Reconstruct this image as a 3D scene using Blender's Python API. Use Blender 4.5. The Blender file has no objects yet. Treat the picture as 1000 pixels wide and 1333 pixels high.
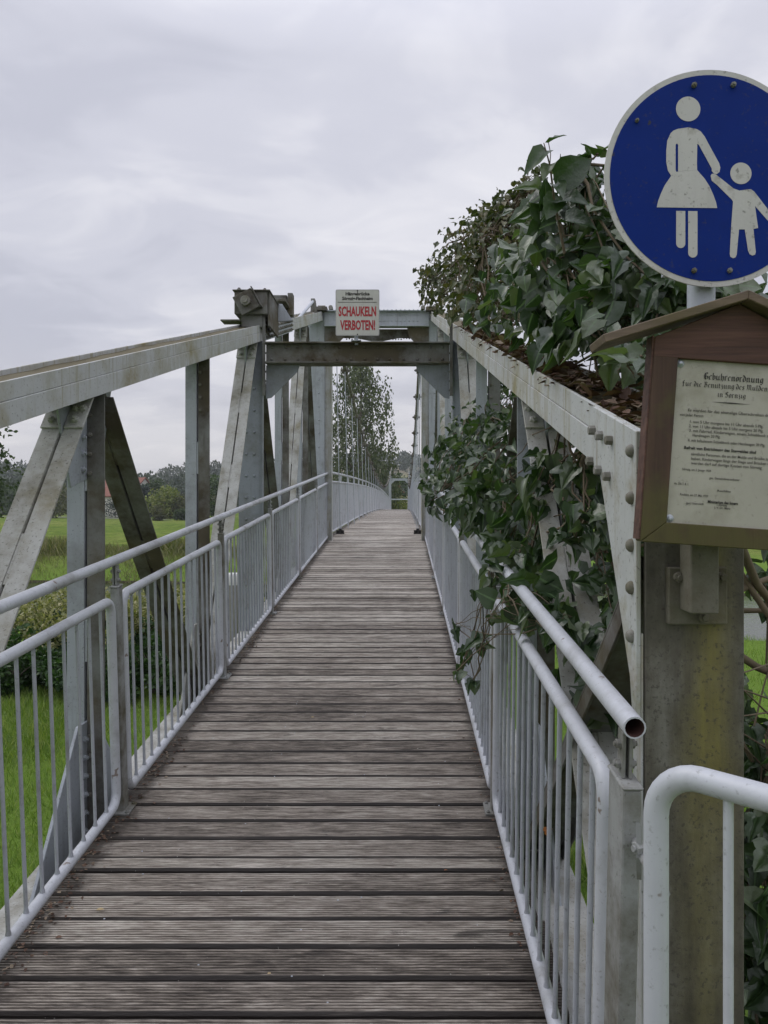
import bpy, math, random
import numpy as np
from mathutils import Vector, Matrix
R = math.radians
random.seed(7)
rng = np.random.default_rng(7)
scene = bpy.context.scene
# ------------------------------------------------------------------ camera
# eye at the origin, +Y along the bridge; horizon 655/1333 down the photograph
cd = bpy.data.cameras.new("camera")
cam = bpy.data.objects.new("camera", cd)
scene.collection.objects.link(cam)
cam.location = (0, 0, 0)
cam.rotation_euler = (R(90), 0, 0)
cd.sensor_fit = 'VERTICAL'
cd.sensor_height = 36.0
cd.lens = 36.0 * 1000 / 1333
cd.shift_x = -(522 - 500) / 1333
cd.shift_y = (655 - 666.5) / 1333
cd.clip_start = 0.05
cd.clip_end = 6000
scene.camera = cam
# ------------------------------------------------------------------ world, sun, exposure
scene.view_settings.view_transform = 'Standard'
scene.view_settings.look = 'None'
scene.view_settings.gamma = 1
scene.view_settings.exposure = 0.14
SUN_EL, SUN_ROT = R(48), R(-60)


class NT:
    """small node-tree writer"""
    def __init__(s, tree):
        s.t = tree; s.n = tree.nodes; s.l = tree.links
    def add(s, kind, **kw):
        n = s.n.new(kind)
        for k, v in kw.items():
            setattr(n, k, v)
        return n
    def put(s, sock, v):
        if isinstance(v, bpy.types.NodeSocket):
            s.l.new(v, sock)
        elif isinstance(v, (tuple, list)) and len(v) == 3 and sock.type == 'RGBA':
            sock.default_value = (*v, 1)
        else:
            sock.default_value = v
    def math(s, op, a, b=0.0, clamp=False):
        n = s.add('ShaderNodeMath', operation=op, use_clamp=clamp)
        s.put(n.inputs[0], a); s.put(n.inputs[1], b)
        return n.outputs[0]
    def mul(s, vec, scale):
        n = s.add('ShaderNodeVectorMath', operation='MULTIPLY')
        s.put(n.inputs[0], vec); s.put(n.inputs[1], scale)
        return n.outputs[0]
    def noise(s, vec, scale, detail=6, rough=0.6, dist=0.0):
        n = s.add('ShaderNodeTexNoise')
        s.put(n.inputs['Vector'], vec)
        n.inputs['Scale'].default_value = scale
        n.inputs['Detail'].default_value = detail
        n.inputs['Roughness'].default_value = rough
        n.inputs['Distortion'].default_value = dist
        return n.outputs['Fac']
    def ramp(s, f, stops, interp='LINEAR'):
        n = s.add('ShaderNodeValToRGB')
        n.color_ramp.interpolation = interp
        el = n.color_ramp.elements
        while len(el) < len(stops):
            el.new(0.5)
        for e, (p, c) in zip(el, stops):
            e.position = p
            e.color = (c, c, c, 1) if not isinstance(c, (tuple, list)) else (*c, 1)
        s.put(n.inputs[0], f)
        return n.outputs[0]
    def mix(s, f, a, b, mode='MIX'):
        n = s.add('ShaderNodeMix', data_type='RGBA', blend_type=mode)
        s.put(n.inputs[0], f); s.put(n.inputs[6], a); s.put(n.inputs[7], b)
        return n.outputs[2]
    def bump(s, h, strength, dist=0.01):
        n = s.add('ShaderNodeBump')
        n.inputs['Strength'].default_value = strength
        n.inputs['Distance'].default_value = dist
        s.put(n.inputs['Height'], h)
        return n.outputs[0]
    def sep(s, v):
        n = s.add('ShaderNodeSeparateXYZ'); s.put(n.inputs[0], v)
        return n.outputs


def new_world():
    w = bpy.data.worlds.new("World"); scene.world = w; w.use_nodes = True
    t = NT(w.node_tree); t.n.clear()
    out = t.add('ShaderNodeOutputWorld')
    tc = t.add('ShaderNodeTexCoord').outputs['Generated']
    x, y, z = t.sep(tc)
    zc = t.math('MAXIMUM', z, 0.0)
    k = t.math('DIVIDE', 1.0, t.math('ADD', zc, 0.16))
    cv = t.add('ShaderNodeCombineXYZ')
    t.put(cv.inputs[0], t.math('MULTIPLY', x, k)); t.put(cv.inputs[1], t.math('MULTIPLY', y, k))
    n1 = t.noise(t.mul(cv.outputs[0], (0.5, 0.62, 1)), 1.15, 5, 0.45, 0.5)
    n2 = t.noise(t.mul(cv.outputs[0], (0.8, 1.1, 1)), 3.2, 6, 0.52, 0.8)
    f = t.math('ADD', t.math('MULTIPLY', n1, 0.75), t.math('MULTIPLY', n2, 0.25))
    cloud = t.ramp(f, [(0.42, (.475, .485, .56)), (0.49, (.545, .553, .625)), (0.55, (.64, .643, .70)), (0.62, (.74, .735, .775))], 'EASE')
    low = t.ramp(zc, [(0.0, 1.0), (0.22, 0.0)], 'EASE')
    cloud = t.mix(t.math('MULTIPLY', low, 0.55), cloud, (.74, .71, .695))
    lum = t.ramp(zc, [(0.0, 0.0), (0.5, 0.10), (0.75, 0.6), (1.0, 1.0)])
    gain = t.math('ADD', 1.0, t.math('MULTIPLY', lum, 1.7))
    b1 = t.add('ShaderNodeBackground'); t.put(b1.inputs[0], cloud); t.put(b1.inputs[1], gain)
    sky = t.add('ShaderNodeTexSky', sky_type='NISHITA')
    sky.sun_disc = False; sky.sun_elevation = SUN_EL; sky.sun_rotation = SUN_ROT
    b2 = t.add('ShaderNodeBackground'); t.put(b2.inputs[0], sky.outputs[0]); b2.inputs[1].default_value = 0.05
    m = t.add('ShaderNodeMixShader'); m.inputs[0].default_value = 0.05   # thin breaks in a closed cloud deck
    t.l.new(b1.outputs[0], m.inputs[1]); t.l.new(b2.outputs[0], m.inputs[2])
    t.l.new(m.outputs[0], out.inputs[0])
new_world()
sl = bpy.data.lights.new("sun", 'SUN'); sl.energy = 0.7; sl.angle = R(25); sl.color = (1, .96, .9)
sun = bpy.data.objects.new("sun", sl); scene.collection.objects.link(sun)
sd = Vector((math.sin(SUN_ROT) * math.cos(SUN_EL), math.cos(SUN_ROT) * math.cos(SUN_EL), math.sin(SUN_EL)))
sun.rotation_euler = sd.to_track_quat('Z', 'Y').to_euler()
sun.location = (-20, 10, 30)

# ------------------------------------------------------------------ tagging and mesh building
def tag(o, label=None, cat=None, group=None, kind=None):
    for k, v in (('label', label), ('category', cat), ('group', group), ('kind', kind)):
        if v: o[k] = v
    return o

def thing(name, loc, label, cat, group=None):
    o = bpy.data.objects.new(name, None); scene.collection.objects.link(o)
    o.location = loc; o.empty_display_size = 0.2
    bpy.context.view_layer.update()
    return tag(o, label, cat, group)

def wloc(o):
    v = Vector((0, 0, 0))
    while o is not None:
        v = v + o.location; o = o.parent
    return v

class MB:
    """collects shapes in world coordinates, builds ONE mesh object"""
    def __init__(s):
        s.v = []; s.f = []; s.sm = []
    def raw(s, vs, fs, smooth=False):
        b = len(s.v); s.v.extend([tuple(p) for p in vs])
        for f in fs:
            s.f.append([b + i for i in f]); s.sm.append(smooth)
        return s
    def box(s, lo, hi, M=None):
        x0, y0, z0 = lo; x1, y1, z1 = hi
        vs = [(x0,y0,z0),(x1,y0,z0),(x1,y1,z0),(x0,y1,z0),(x0,y0,z1),(x1,y0,z1),(x1,y1,z1),(x0,y1,z1)]
        if M is not None: vs = [M @ Vector(p) for p in vs]
        return s.raw(vs, [(0,3,2,1),(4,5,6,7),(0,1,5,4),(1,2,6,5),(2,3,7,6),(3,0,4,7)])
    def prism(s, poly, t, M):
        """poly in local XY, thickness from z=0 to z=t, M local->world"""
        n = len(poly)
        vs = [M @ Vector((x, y, 0)) for x, y in poly] + [M @ Vector((x, y, t)) for x, y in poly]
        fs = [list(range(n))[::-1], list(range(n, 2*n))] + [(i, (i+1) % n, n+(i+1) % n, n+i) for i in range(n)]
        return s.raw(vs, fs)
    def tube(s, pts, r, n=10, caps=True, rs=None):
        pts = [Vector(p) for p in pts]
        m = len(pts); vs = []; prev = None
        for i, p in enumerate(pts):
            d = (pts[min(i+1, m-1)] - pts[max(i-1, 0)]).normalized()
            if prev is None:
                a = Vector((0, 0, 1)) if abs(d.z) < .9 else Vector((1, 0, 0))
                u = d.cross(a).normalized()
            else:
                u = (prev - d * prev.dot(d)).normalized()
            prev = u; w = d.cross(u)
            rr = rs[i] if rs else r
            for k in range(n):
                t = 2*math.pi*k/n
                vs.append(p + (u*math.cos(t) + w*math.sin(t)) * rr)
        fs = [(i*n+k, i*n+(k+1) % n, (i+1)*n+(k+1) % n, (i+1)*n+k) for i in range(m-1) for k in range(n)]
        s.raw(vs, fs, True)
        if caps:
            s.raw(vs[:n], [tuple(range(n))[::-1]]); s.raw(vs[-n:], [tuple(range(n))])
        return s
    def dome(s, p, nrm, r, h=None, n=10):
        nrm = Vector(nrm).normalized(); h = h or r*.7
        a = Vector((0, 0, 1)) if abs(nrm.z) < .9 else Vector((1, 0, 0))
        u = nrm.cross(a).normalized(); w = nrm.cross(u); p = Vector(p)
        vs = []
        for j, (rr, hh) in enumerate(((1, 0), (.9, .5), (.55, .88))):
            for k in range(n):
                t = 2*math.pi*k/n
                vs.append(p + (u*math.cos(t)+w*math.sin(t))*r*rr + nrm*h*hh)
        vs.append(p + nrm*h)
        fs = [(j*n+k, j*n+(k+1) % n, (j+1)*n+(k+1) % n, (j+1)*n+k) for j in range(2) for k in range(n)]
        fs += [(2*n+k, 2*n+(k+1) % n, 3*n) for k in range(n)]
        return s.raw(vs, fs, True)
    def hexbolt(s, p, nrm, r, h, rot=0.3, stub=True):
        nrm = Vector(nrm).normalized(); p = Vector(p)
        a = Vector((0, 0, 1)) if abs(nrm.z) < .9 else Vector((1, 0, 0))
        u = nrm.cross(a).normalized(); w = nrm.cross(u)
        def ring(rr, hh, n, ph=0): return [p + (u*math.cos(2*math.pi*k/n+ph)+w*math.sin(2*math.pi*k/n+ph))*rr + nrm*hh for k in range(n)]
        vs = ring(r, 0, 6, rot) + ring(r, h*.85, 6, rot) + ring(r*.85, h, 6, rot)
        fs = [(i*6+k, i*6+(k+1) % 6, (i+1)*6+(k+1) % 6, (i+1)*6+k) for i in range(2) for k in range(6)] + [tuple(range(12, 18))]
        s.raw(vs, fs)
        if stub: s.tube([p + nrm*h*.9, p + nrm*h*1.5], r*.5, 8)
        return s
    def build(s, name, m, parent=None, bevel=0, label=None):
        me = bpy.data.meshes.new(name)
        o = bpy.data.objects.new(name, me); scene.collection.objects.link(o)
        if parent is not None:
            off = wloc(parent); o.parent = parent
        else:
            arr = np.array(s.v); off = Vector(((arr[:,0].min()+arr[:,0].max())/2, (arr[:,1].min()+arr[:,1].max())/2, arr[:,2].min()))
            o.location = off
        me.from_pydata([(p[0]-off[0], p[1]-off[1], p[2]-off[2]) for p in s.v], [], s.f)
        me.polygons.foreach_set('use_smooth', s.sm)
        me.materials.append(m)
        me.update()
        if bevel:
            b = o.modifiers.new('bevel', 'BEVEL'); b.width = bevel; b.segments = 1; b.limit_method = 'ANGLE'; b.angle_limit = R(50)
        if label: o['label'] = label
        return o

def np_mesh(name, verts, faces, m, parent=None, smooth=True, k=None):
    """verts (N,3) world, faces (F,k)"""
    me = bpy.data.meshes.new(name)
    o = bpy.data.objects.new(name, me); scene.collection.objects.link(o)
    if parent is not None:
        off = np.array(wloc(parent)); o.parent = parent
    else:
        off = np.array([(verts[:,0].min()+verts[:,0].max())/2, (verts[:,1].min()+verts[:,1].max())/2, verts[:,2].min()])
        o.location = off
    v = (verts - off).astype(np.float32)
    k = faces.shape[1]; F = faces.shape[0]
    me.vertices.add(len(v)); me.vertices.foreach_set('co', v.ravel())
    me.loops.add(F*k); me.loops.foreach_set('vertex_index', faces.astype(np.int32).ravel())
    me.polygons.add(F)
    me.polygons.foreach_set('loop_start', (np.arange(F)*k).astype(np.int32))
    me.polygons.foreach_set('loop_total', np.full(F, k, np.int32))
    me.polygons.foreach_set('use_smooth', np.full(F, smooth))
    me.update(calc_edges=True); me.validate()
    me.materials.append(m)
    return o

# ------------------------------------------------------------------ materials
def material(name):
    m = bpy.data.materials.new(name); m.use_nodes = True
    t = NT(m.node_tree); t.n.clear()
    out = t.add('ShaderNodeOutputMaterial'); bs = t.add('ShaderNodeBsdfPrincipled')
    t.l.new(bs.outputs[0], out.inputs[0])
    return m, t, bs, out

def paint(name, base, dirt=(.10, .09, .055), lo=.5, hi=.75, streak=.3, speck=.5, rough=.5, scale=2.2, dirt2=None, metal=0.0, bump=.12, amt=1.0, spots=None):
    m, t, bs, out = material(name)
    p = t.add('ShaderNodeNewGeometry').outputs['Position']
    n1 = t.noise(p, scale, 10, .68)
    f1 = t.ramp(n1, [(lo, 0.0), (hi, 1.0)])
    n2 = t.noise(t.mul(p, (28, 28, 1.6)), 1.0, 5, .6)
    f2 = t.math('MULTIPLY', t.ramp(n2, [(.52, 0.0), (.72, 1.0)]), streak)
    f = t.math('MULTIPLY', t.math('MAXIMUM', f1, f2), amt)
    col = t.mix(t.noise(p, 14, 5, .6), tuple(c*.86 for c in base), tuple(min(1, c*1.1) for c in base))
    if dirt2:
        nn = t.ramp(t.noise(p, scale*.8, 4, .5), [(.42, 0.0), (.6, 1.0)])
        dirt = t.mix(nn, dirt, dirt2)
    col = t.mix(f, col, dirt)
    n3 = t.noise(p, 95, 4, .6)
    fs = t.math('MULTIPLY', t.ramp(n3, [(.60, 0.0), (.70, 1.0)]), speck)
    col = t.mix(fs, col, (.07, .065, .05))
    if spots:
        n4 = t.noise(p, 22, 3, .5)
        col = t.mix(t.ramp(n4, [(.70, 0.0), (.73, .8)]), col, spots)
    t.put(bs.inputs['Base Color'], col)
    t.put(bs.inputs['Roughness'], t.math('ADD', rough, t.math('MULTIPLY', f, .25), True))
    bs.inputs['Metallic'].default_value = metal
    t.put(bs.inputs['Normal'], t.bump(t.math('ADD', t.noise(p, 160, 5, .6), t.math('MULTIPLY', f, -.4)), bump, .004))
    return m

def mono(name, col, rough=.6, var=.2, scale=30, bump=.1):
    m, t, bs, out = material(name)
    p = t.add('ShaderNodeNewGeometry').outputs['Position']
    n = t.noise(p, scale, 6, .65)
    t.put(bs.inputs['Base Color'], t.mix(n, tuple(c*(1-var) for c in col), tuple(min(1, c*(1+var)) for c in col)))
    bs.inputs['Roughness'].default_value = rough
    t.put(bs.inputs['Normal'], t.bump(n, bump, .004))
    return m

M = {}
M['rail'] = paint('rail_paint', (.49, .51, .55), (.19, .185, .165), .52, .80, .16, .35, .42, 3, spots=(.15, .10, .07), bump=.06)
M['baluster'] = paint('baluster_paint', (.37, .39, .43), (.14, .135, .11), .52, .80, .2, .4, .45, 4)
M['steel'] = paint('truss_paint', (.37, .40, .44), (.14, .14, .125), .52, .80, .40, .6, .5, 2.5)
M['chord'] = paint('chord_paint', (.46, .475, .47), (.26, .235, .12), .49, .72, .95, .6, .5, 2.6, dirt2=(.235, .19, .065))
M['bluesteel'] = paint('post_paint', (.235, .26, .295), (.12, .12, .10), .5, .78, .3, .5, .45, 2.5)
M['lichen'] = paint('lichened_steel', (.43, .435, .415), (.17, .16, .12), .42, .70, .3, .8, .8, 5, dirt2=(.24, .22, .15), bump=.5)
M['gusset'] = paint('gusset_paint', (.46, .475, .47), (.20, .145, .06), .50, .70, 1.0, .7, .55, 5, dirt2=(.22, .19, .08))
M['dirty'] = paint('dirty_steel', (.19, .195, .19), (.050, .040, .028), .36, .58, .6, .6, .6, 2.6, dirt2=(.09, .075, .045))
M['moss'] = paint('mossy_steel', (.165, .155, .125), (.085, .075, .045), .40, .62, .55, .6, .75, 4, dirt2=(.15, .125, .035), bump=.3)
def post_mat():
    m, t, bs, out = material('grimy_post')
    p = t.add('ShaderNodeNewGeometry').outputs['Position']
    x, y, z = t.sep(p)
    n = t.noise(p, 7, 9, .68); n2 = t.noise(t.mul(p, (20, 20, 3)), 1.0, 7, .65)
    col = t.ramp(t.math('ADD', t.math('MULTIPLY', n, .5), t.math('MULTIPLY', n2, .5)), [(.36, (.048, .042, .032)), (.50, (.098, .09, .070)), (.64, (.18, .175, .15))])
    d = t.math('ABSOLUTE', t.math('SUBTRACT', t.math('ADD', x, t.math('MULTIPLY', t.math('SUBTRACT', t.noise(t.mul(p, (6, 6, 3)), 1.0, 4, .5), .5), .10)), .620))
    zf = t.ramp(t.math('ADD', z, 1.3), [(.0, .3), (.55, .5), (.8, 1.0)])
    f = t.math('MULTIPLY', t.ramp(t.math('MULTIPLY', d, 10), [(.12, 1.0), (.70, 0.0)]), zf)
    f = t.math('MULTIPLY', f, t.ramp(n2, [(.35, .25), (.65, .9)]))
    col = t.mix(f, col, (.19, .165, .035))
    sp = t.ramp(t.noise(p, 130, 4, .6), [(.56, 0.0), (.66, .7)])
    col = t.mix(sp, col, (.05, .045, .035))
    t.put(bs.inputs['Base Color'], col); bs.inputs['Roughness'].default_value = .75
    t.put(bs.inputs['Normal'], t.bump(t.noise(p, 90, 6, .7), .4, .004))
    return m
M['post'] = post_mat()
M['newel'] = paint('newel_paint', (.30, .31, .31), (.085, .075, .045), .42, .62, .5, .6, .6, 3)
M['bolt'] = paint('bolt_steel', (.215, .21, .19), (.10, .09, .05), .4, .65, .3, .5, .5, 8)
M['rustbore'] = mono('rusty_bore', (.075, .035, .028), .8)
M['black'] = mono('black_rubber', (.02, .02, .02), .6)
M['zinc'] = paint('zinc_tube', (.42, .45, .50), (.2, .2, .2), .6, .8, .2, .3, .4, 6, metal=.3)
M['signback'] = mono('sign_metal', (.35, .35, .35), .4)
M['white'] = paint('sign_white', (.50, .49, .475), (.20, .18, .14), .58, .75, .15, .6, .45, 14)
M['blue'] = paint('sign_blue', (.003, .022, .185), (.008, .022, .11), .60, .8, .05, .3, .62, 6, spots=(.05, .05, .04), bump=.02)
M['blue'].node_tree.nodes['Principled BSDF'].inputs['Specular IOR Level'].default_value = .12
M['board'] = paint('board_white', (.50, .50, .46), (.3, .29, .22), .6, .8, .25, .3, .5, 10)
M['red'] = mono('letter_red', (.36, .012, .02), .5)
M['ink'] = mono('ink', (.03, .028, .025), .7)
M['inkgrey'] = mono('faded_ink', (.085, .08, .068), .7)
M['paper'] = paint('notice_paper', (.40, .385, .325), (.25, .235, .175), .5, .8, .1, .25, .35, 9, bump=.03)
M['concrete'] = mono('concrete', (.30, .29, .265), .9, .3, 25, .6)
M['concretecap'] = mono('white_concrete', (.62, .62, .60), .8, .1, 25, .3)
M['darkgap'] = mono('joist_and_gap_shade', (.012, .010, .008), .9)  # near-black for joists and the sheet that paints shade into the plank gaps
M['litter'] = None

def wood(name, cols, axis=0, moss=None, rough=.7):
    m, t, bs, out = material(name)
    p = t.add('ShaderNodeNewGeometry').outputs['Position']
    sc = [60, 60, 60]; sc[axis] = 3
    g = t.noise(t.mul(p, tuple(sc)), 1.0, 7, .65, .3)
    col = t.ramp(g, [(.3, cols[0]), (.5, cols[1]), (.72, cols[2])])
    if moss:
        f = t.noise(p, 9, 6, .6)
        if axis == 2: f = t.math('SUBTRACT', f, t.math('MULTIPLY', t.sep(p)[2], 1.1))
        f = t.ramp(f, [(.40, 0.0), (.62, .85)])
        col = t.mix(f, col, moss)
    t.put(bs.inputs['Base Color'], col)
    bs.inputs['Roughness'].default_value = rough
    t.put(bs.inputs['Normal'], t.bump(g, .5, .003))
    return m
M['redwood'] = wood('stained_board', [(.04, .018, .012), (.085, .038, .026), (.135, .068, .046)], 0)
M['framewood'] = wood('frame_wood', [(.035, .018, .012), (.065, .034, .02), (.09, .05, .03)], 2, (.075, .068, .016))
M['roofwood'] = wood('roof_board', [(.08, .06, .04), (.14, .10, .07), (.22, .16, .115)], 0, (.105, .08, .035))

def deck_mat():
    m, t, bs, out = material('weathered_decking')
    p = t.add('ShaderNodeNewGeometry').outputs['Position']
    rnd = t.add('ShaderNodeNewGeometry').outputs['Random Per Island']
    x, y, z = t.sep(p)
    off = t.add('ShaderNodeCombineXYZ'); t.put(off.inputs[0], t.math('MULTIPLY', rnd, 37.0)); t.put(off.inputs[1], y); t.put(off.inputs[2], z)
    ad = t.add('ShaderNodeVectorMath', operation='ADD'); t.put(ad.inputs[0], p); t.put(ad.inputs[1], off.outputs[0])
    v = ad.outputs[0]
    fib = t.noise(t.mul(v, (16, 110, 70)), 1.0, 7, .7, .3)
    med = t.noise(t.mul(v, (4.5, 11, 10)), 1.0, 7, .72, .6)
    big = t.noise(p, 1.3, 5, .6)
    gr = t.add('ShaderNodeAttribute', attribute_name='groove').outputs['Fac']
    f = t.math('ADD', t.math('MULTIPLY', fib, .42), t.math('ADD', t.math('MULTIPLY', med, .38), t.math('MULTIPLY', big, .22)))
    f = t.math('ADD', f, t.math('MULTIPLY', t.math('SUBTRACT', rnd, .5), .13))
    far = t.ramp(t.math('MULTIPLY', y, .05), [(.08, 0.0), (.55, 1.0)])      # grazing-angle sheen of the far planks painted in as a paler tone
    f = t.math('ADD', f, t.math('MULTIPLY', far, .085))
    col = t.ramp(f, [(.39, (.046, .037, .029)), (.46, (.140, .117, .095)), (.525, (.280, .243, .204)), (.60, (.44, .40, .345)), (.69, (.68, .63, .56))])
    # near-black colour in the grooves and along the plank edges
    gd = t.math('MULTIPLY', gr, t.ramp(t.noise(t.mul(v, (3, 30, 30)), 1.0, 4, .6), [(.3, .95), (.7, .55)]))
    col = t.mix(t.math('MINIMUM', gd, 1.0), col, (.022, .017, .014))
    gap = t.ramp(gr, [(.9, 0.0), (1.0, 1.0)])
    # dirt washed to the sides of the deck
    e = t.math('ABSOLUTE', t.math('ADD', x, .395))
    e = t.math('ADD', e, t.math('MULTIPLY', t.math('SUBTRACT', t.noise(p, 11, 5, .7), .5), .22))
    fe = t.ramp(e, [(.745, 0.0), (.80, .85)])
    col = t.mix(fe, col, t.mix(t.noise(p, 60, 4, .7), (.018, .015, .012), (.075, .06, .045)))
    # dark rot patches
    rot = t.ramp(t.noise(t.mul(v, (2.2, 9, 9)), 1.0, 8, .75, 1.2), [(.57, 0.0), (.64, .7)])
    col = t.mix(rot, col, (.035, .029, .025))
    # pale specks
    sp = t.ramp(t.noise(p, 75, 3, .5), [(.735, 0.0), (.76, .7)])
    col = t.mix(sp, col, (.52, .50, .46))
    t.put(bs.inputs['Base Color'], col)
    bs.inputs['Roughness'].default_value = .62
    h = t.math('ADD', t.math('MULTIPLY', fib, 1.0), t.math('MULTIPLY', med, .8))
    t.put(bs.inputs['Normal'], t.bump(h, .6, .004))
    return m
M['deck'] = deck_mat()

def leafmat(name, a, b, c=None, rough=.38, trans=.25, spec=.5, wob=0):
    m, t, bs, out = material(name)
    g = t.add('ShaderNodeNewGeometry')
    rnd = g.outputs['Random Per Island']
    stops = [(0, a), (.6, b)] + ([(1, c)] if c else [(1, b)])
    col = t.ramp(rnd, stops)
    n = t.noise(g.outputs['Position'], 60, 4, .6)
    col = t.mix(t.math('MULTIPLY', n, .35), col, tuple(x*.45 for x in a))
    t.put(bs.inputs['Base Color'], col)
    mid = t.add('ShaderNodeAttribute', attribute_name='midrib').outputs['Fac']
    col = t.mix(t.ramp(mid, [(.74, 0.0), (.9, .6)]), col, tuple(min(.5, x*2.2+.03) for x in b))
    t.put(bs.inputs['Base Color'], col)
    bs.inputs['Roughness'].default_value = rough
    bs.inputs['Specular IOR Level'].default_value = spec
    t.put(bs.inputs['Normal'], t.bump(t.noise(g.outputs['Position'], 45, 3, .5), .35, .01))
    tr = t.add('ShaderNodeBsdfTranslucent'); t.put(tr.inputs[0], t.mix(1.0, col, (1.0, 1.25, .35), 'MULTIPLY'))
    mx = t.add('ShaderNodeMixShader'); mx.inputs[0].default_value = trans
    t.l.new(bs.outputs[0], mx.inputs[1]); t.l.new(tr.outputs[0], mx.inputs[2]); t.l.new(mx.outputs[0], out.inputs[0])
    return m
M['ivy'] = leafmat('ivy_leaf', (.018, .045, .013), (.056, .098, .040), (.17, .21, .125), .38, .30, .85)
M['ivysmall'] = leafmat('ivy_small_leaf', (.035, .05, .018), (.08, .095, .035), (.15, .12, .055), .5, .25)
M['dryleaf'] = leafmat('dry_leaf', (.06, .03, .02), (.15, .08, .05), (.32, .26, .19), .7, .1)
M['orangeleaf'] = leafmat('orange_leaf', (.35, .10, .03), (.45, .16, .06), None, .6, .2)
M['paleleaf'] = leafmat('pale_leaf', (.45, .33, .18), (.5, .38, .22), None, .6, .2)
M['shrubdark'] = leafmat('shrub_leaf', (.018, .05, .010), (.04, .095, .02), (.07, .14, .03), .5, .25)
M['variegated'] = leafmat('variegated_leaf', (.12, .15, .04), (.34, .33, .14), (.52, .48, .26), .5, .25)
M['birch'] = leafmat('weeping_leaf', (.055, .075, .032), (.105, .13, .06), (.17, .19, .10), .5, .25)
M['willow'] = leafmat('willow_leaf', (.12, .16, .03), (.22, .25, .06), (.3, .3, .09), .6, .3)
M['treegreen'] = leafmat('tree_leaf', (.03, .06, .018), (.06, .10, .03), (.09, .13, .04), .6, .2)
M['treeolive'] = leafmat('olive_tree_leaf', (.07, .085, .025), (.12, .13, .045), (.17, .16, .06), .6, .2)
M['treeblue'] = leafmat('spruce_leaf', (.02, .04, .03), (.035, .06, .045), None, .6, .1)
M['woodmass'] = leafmat('far_wood_leaf', (.03, .05, .028), (.05, .075, .04), (.085, .105, .055), .7, .1)
M['grass'] = leafmat('grass_blade', (.11, .19, .03), (.21, .31, .06), (.38, .41, .14), .6, .35)
M['reed'] = leafmat('reed_blade', (.09, .12, .03), (.20, .20, .075), (.30, .25, .14), .7, .3)
M['bark'] = mono('bark', (.10, .085, .065), .9, .4, 12, .8)
M['twig'] = mono('twig', (.13, .10, .065), .85, .35, 40, .4)
M['roof_tile'] = mono('roof_tile', (.20, .075, .05), .8, .3, 3, .3)
M['plaster'] = mono('plaster', (.62, .60, .56), .9, .08, 2)
M['glass'] = mono('window_glass', (.03, .035, .04), .15)
M['yellowplaster'] = mono('yellow_plaster', (.60, .52, .30), .9, .1, 2)
M['asphalt'] = mono('asphalt', (.24, .23, .22), .9, .15, 2)
M['mossfloor'] = mono('trough_moss', (.10, .085, .045), .95, .5, 40, .8)

def terrain_mat():
    m, t, bs, out = material('meadow_ground')
    p = t.add('ShaderNodeNewGeometry').outputs['Position']
    x, y, z = t.sep(p)
    n = t.noise(p, .35, 8, .7)
    n2 = t.noise(t.mul(p, (1, .25, 1)), .05, 6, .6)
    col = t.ramp(t.math('ADD', t.math('MULTIPLY', n, .5), t.math('MULTIPLY', n2, .5)), [(.36, (.085, .14, .022)), (.48, (.155, .215, .038)), (.60, (.26, .28, .075))])
    fine = t.noise(p, 7, 6, .7)
    tuft = t.noise(t.mul(p, (1, .45, 1)), 1.3, 7, .75)
    col = t.mix(t.ramp(t.math('ADD', t.math('MULTIPLY', fine, .4), t.math('MULTIPLY', tuft, .6)), [(.42, .75), (.58, 0.0)]), col, (.045, .085, .012))
    # lush green lawn and river banks
    near = t.ramp(t.math('MULTIPLY', y, .01), [(.40, 1.0), (.50, 0.0)])
    lawn = t.mix(t.noise(p, 9, 7, .7), (.09, .17, .025), (.18, .27, .05))
    col = t.mix(near, col, lawn)
    hill = t.ramp(t.math('MULTIPLY', y, .001), [(.47, 0.0), (.56, 1.0)])
    col = t.mix(hill, col, t.mix(n2, (.24, .20, .145), (.20, .19, .12)))
    under = t.ramp(z, [(0.0, 0.0), (1.0, 0.0)])
    mud = t.math('LESS_THAN', z, -4.12)
    col = t.mix(mud, col, (.05, .045, .03))
    t.put(bs.inputs['Base Color'], col); bs.inputs['Roughness'].default_value = 1.0; bs.inputs['Specular IOR Level'].default_value = .05
    t.put(bs.inputs['Normal'], t.bump(t.math('ADD', fine, tuft), .8, .12))
    return m
M['terrain'] = terrain_mat()

def water_mat():
    m, t, bs, out = material('river_water')
    p = t.add('ShaderNodeNewGeometry').outputs['Position']
    bs.inputs['Base Color'].default_value = (.025, .03, .016, 1)
    bs.inputs['Roughness'].default_value = .06
    bs.inputs['IOR'].default_value = 1.33
    t.put(bs.inputs['Normal'], t.bump(t.noise(t.mul(p, (1, 2.2, 1)), 1.8, 5, .6), .35, .05))
    return m
M['water'] = water_mat()

# ------------------------------------------------------------------ geometry frames
SL = 0.078
CT = math.cos(math.atan(SL)); ST = math.sin(math.atan(SL))
def DF(x, u, v):           # near ramp of the bridge: u along the deck, v square to it
    return Vector((x, u*CT - v*ST, -1.6 + u*ST + v*CT))
def zdeck(Y):
    if Y < 13.2: return -1.6 + SL*Y
    z0 = -1.6 + SL*13.2
    return z0 + (-.33 - z0) * (1 - ((36 - Y)/22.8)**2) if Y < 36 else -.33 - .000484*(Y-36)**2
def bend(Y): return 0.0 if Y < 14 else (Y-14)*.0052     # the span swings a little to the right
XC = -0.395
def mx(x): return 2*XC - x  # mirror about the bridge's centre line
ZB = lambda Y: -1.6 + SL*Y
def chord_top(Y): return .387 + .272*(Y-2.458)
NODES = [1.55, 3.37, 5.22, 7.07, 8.92, 10.75, 12.6]

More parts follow.
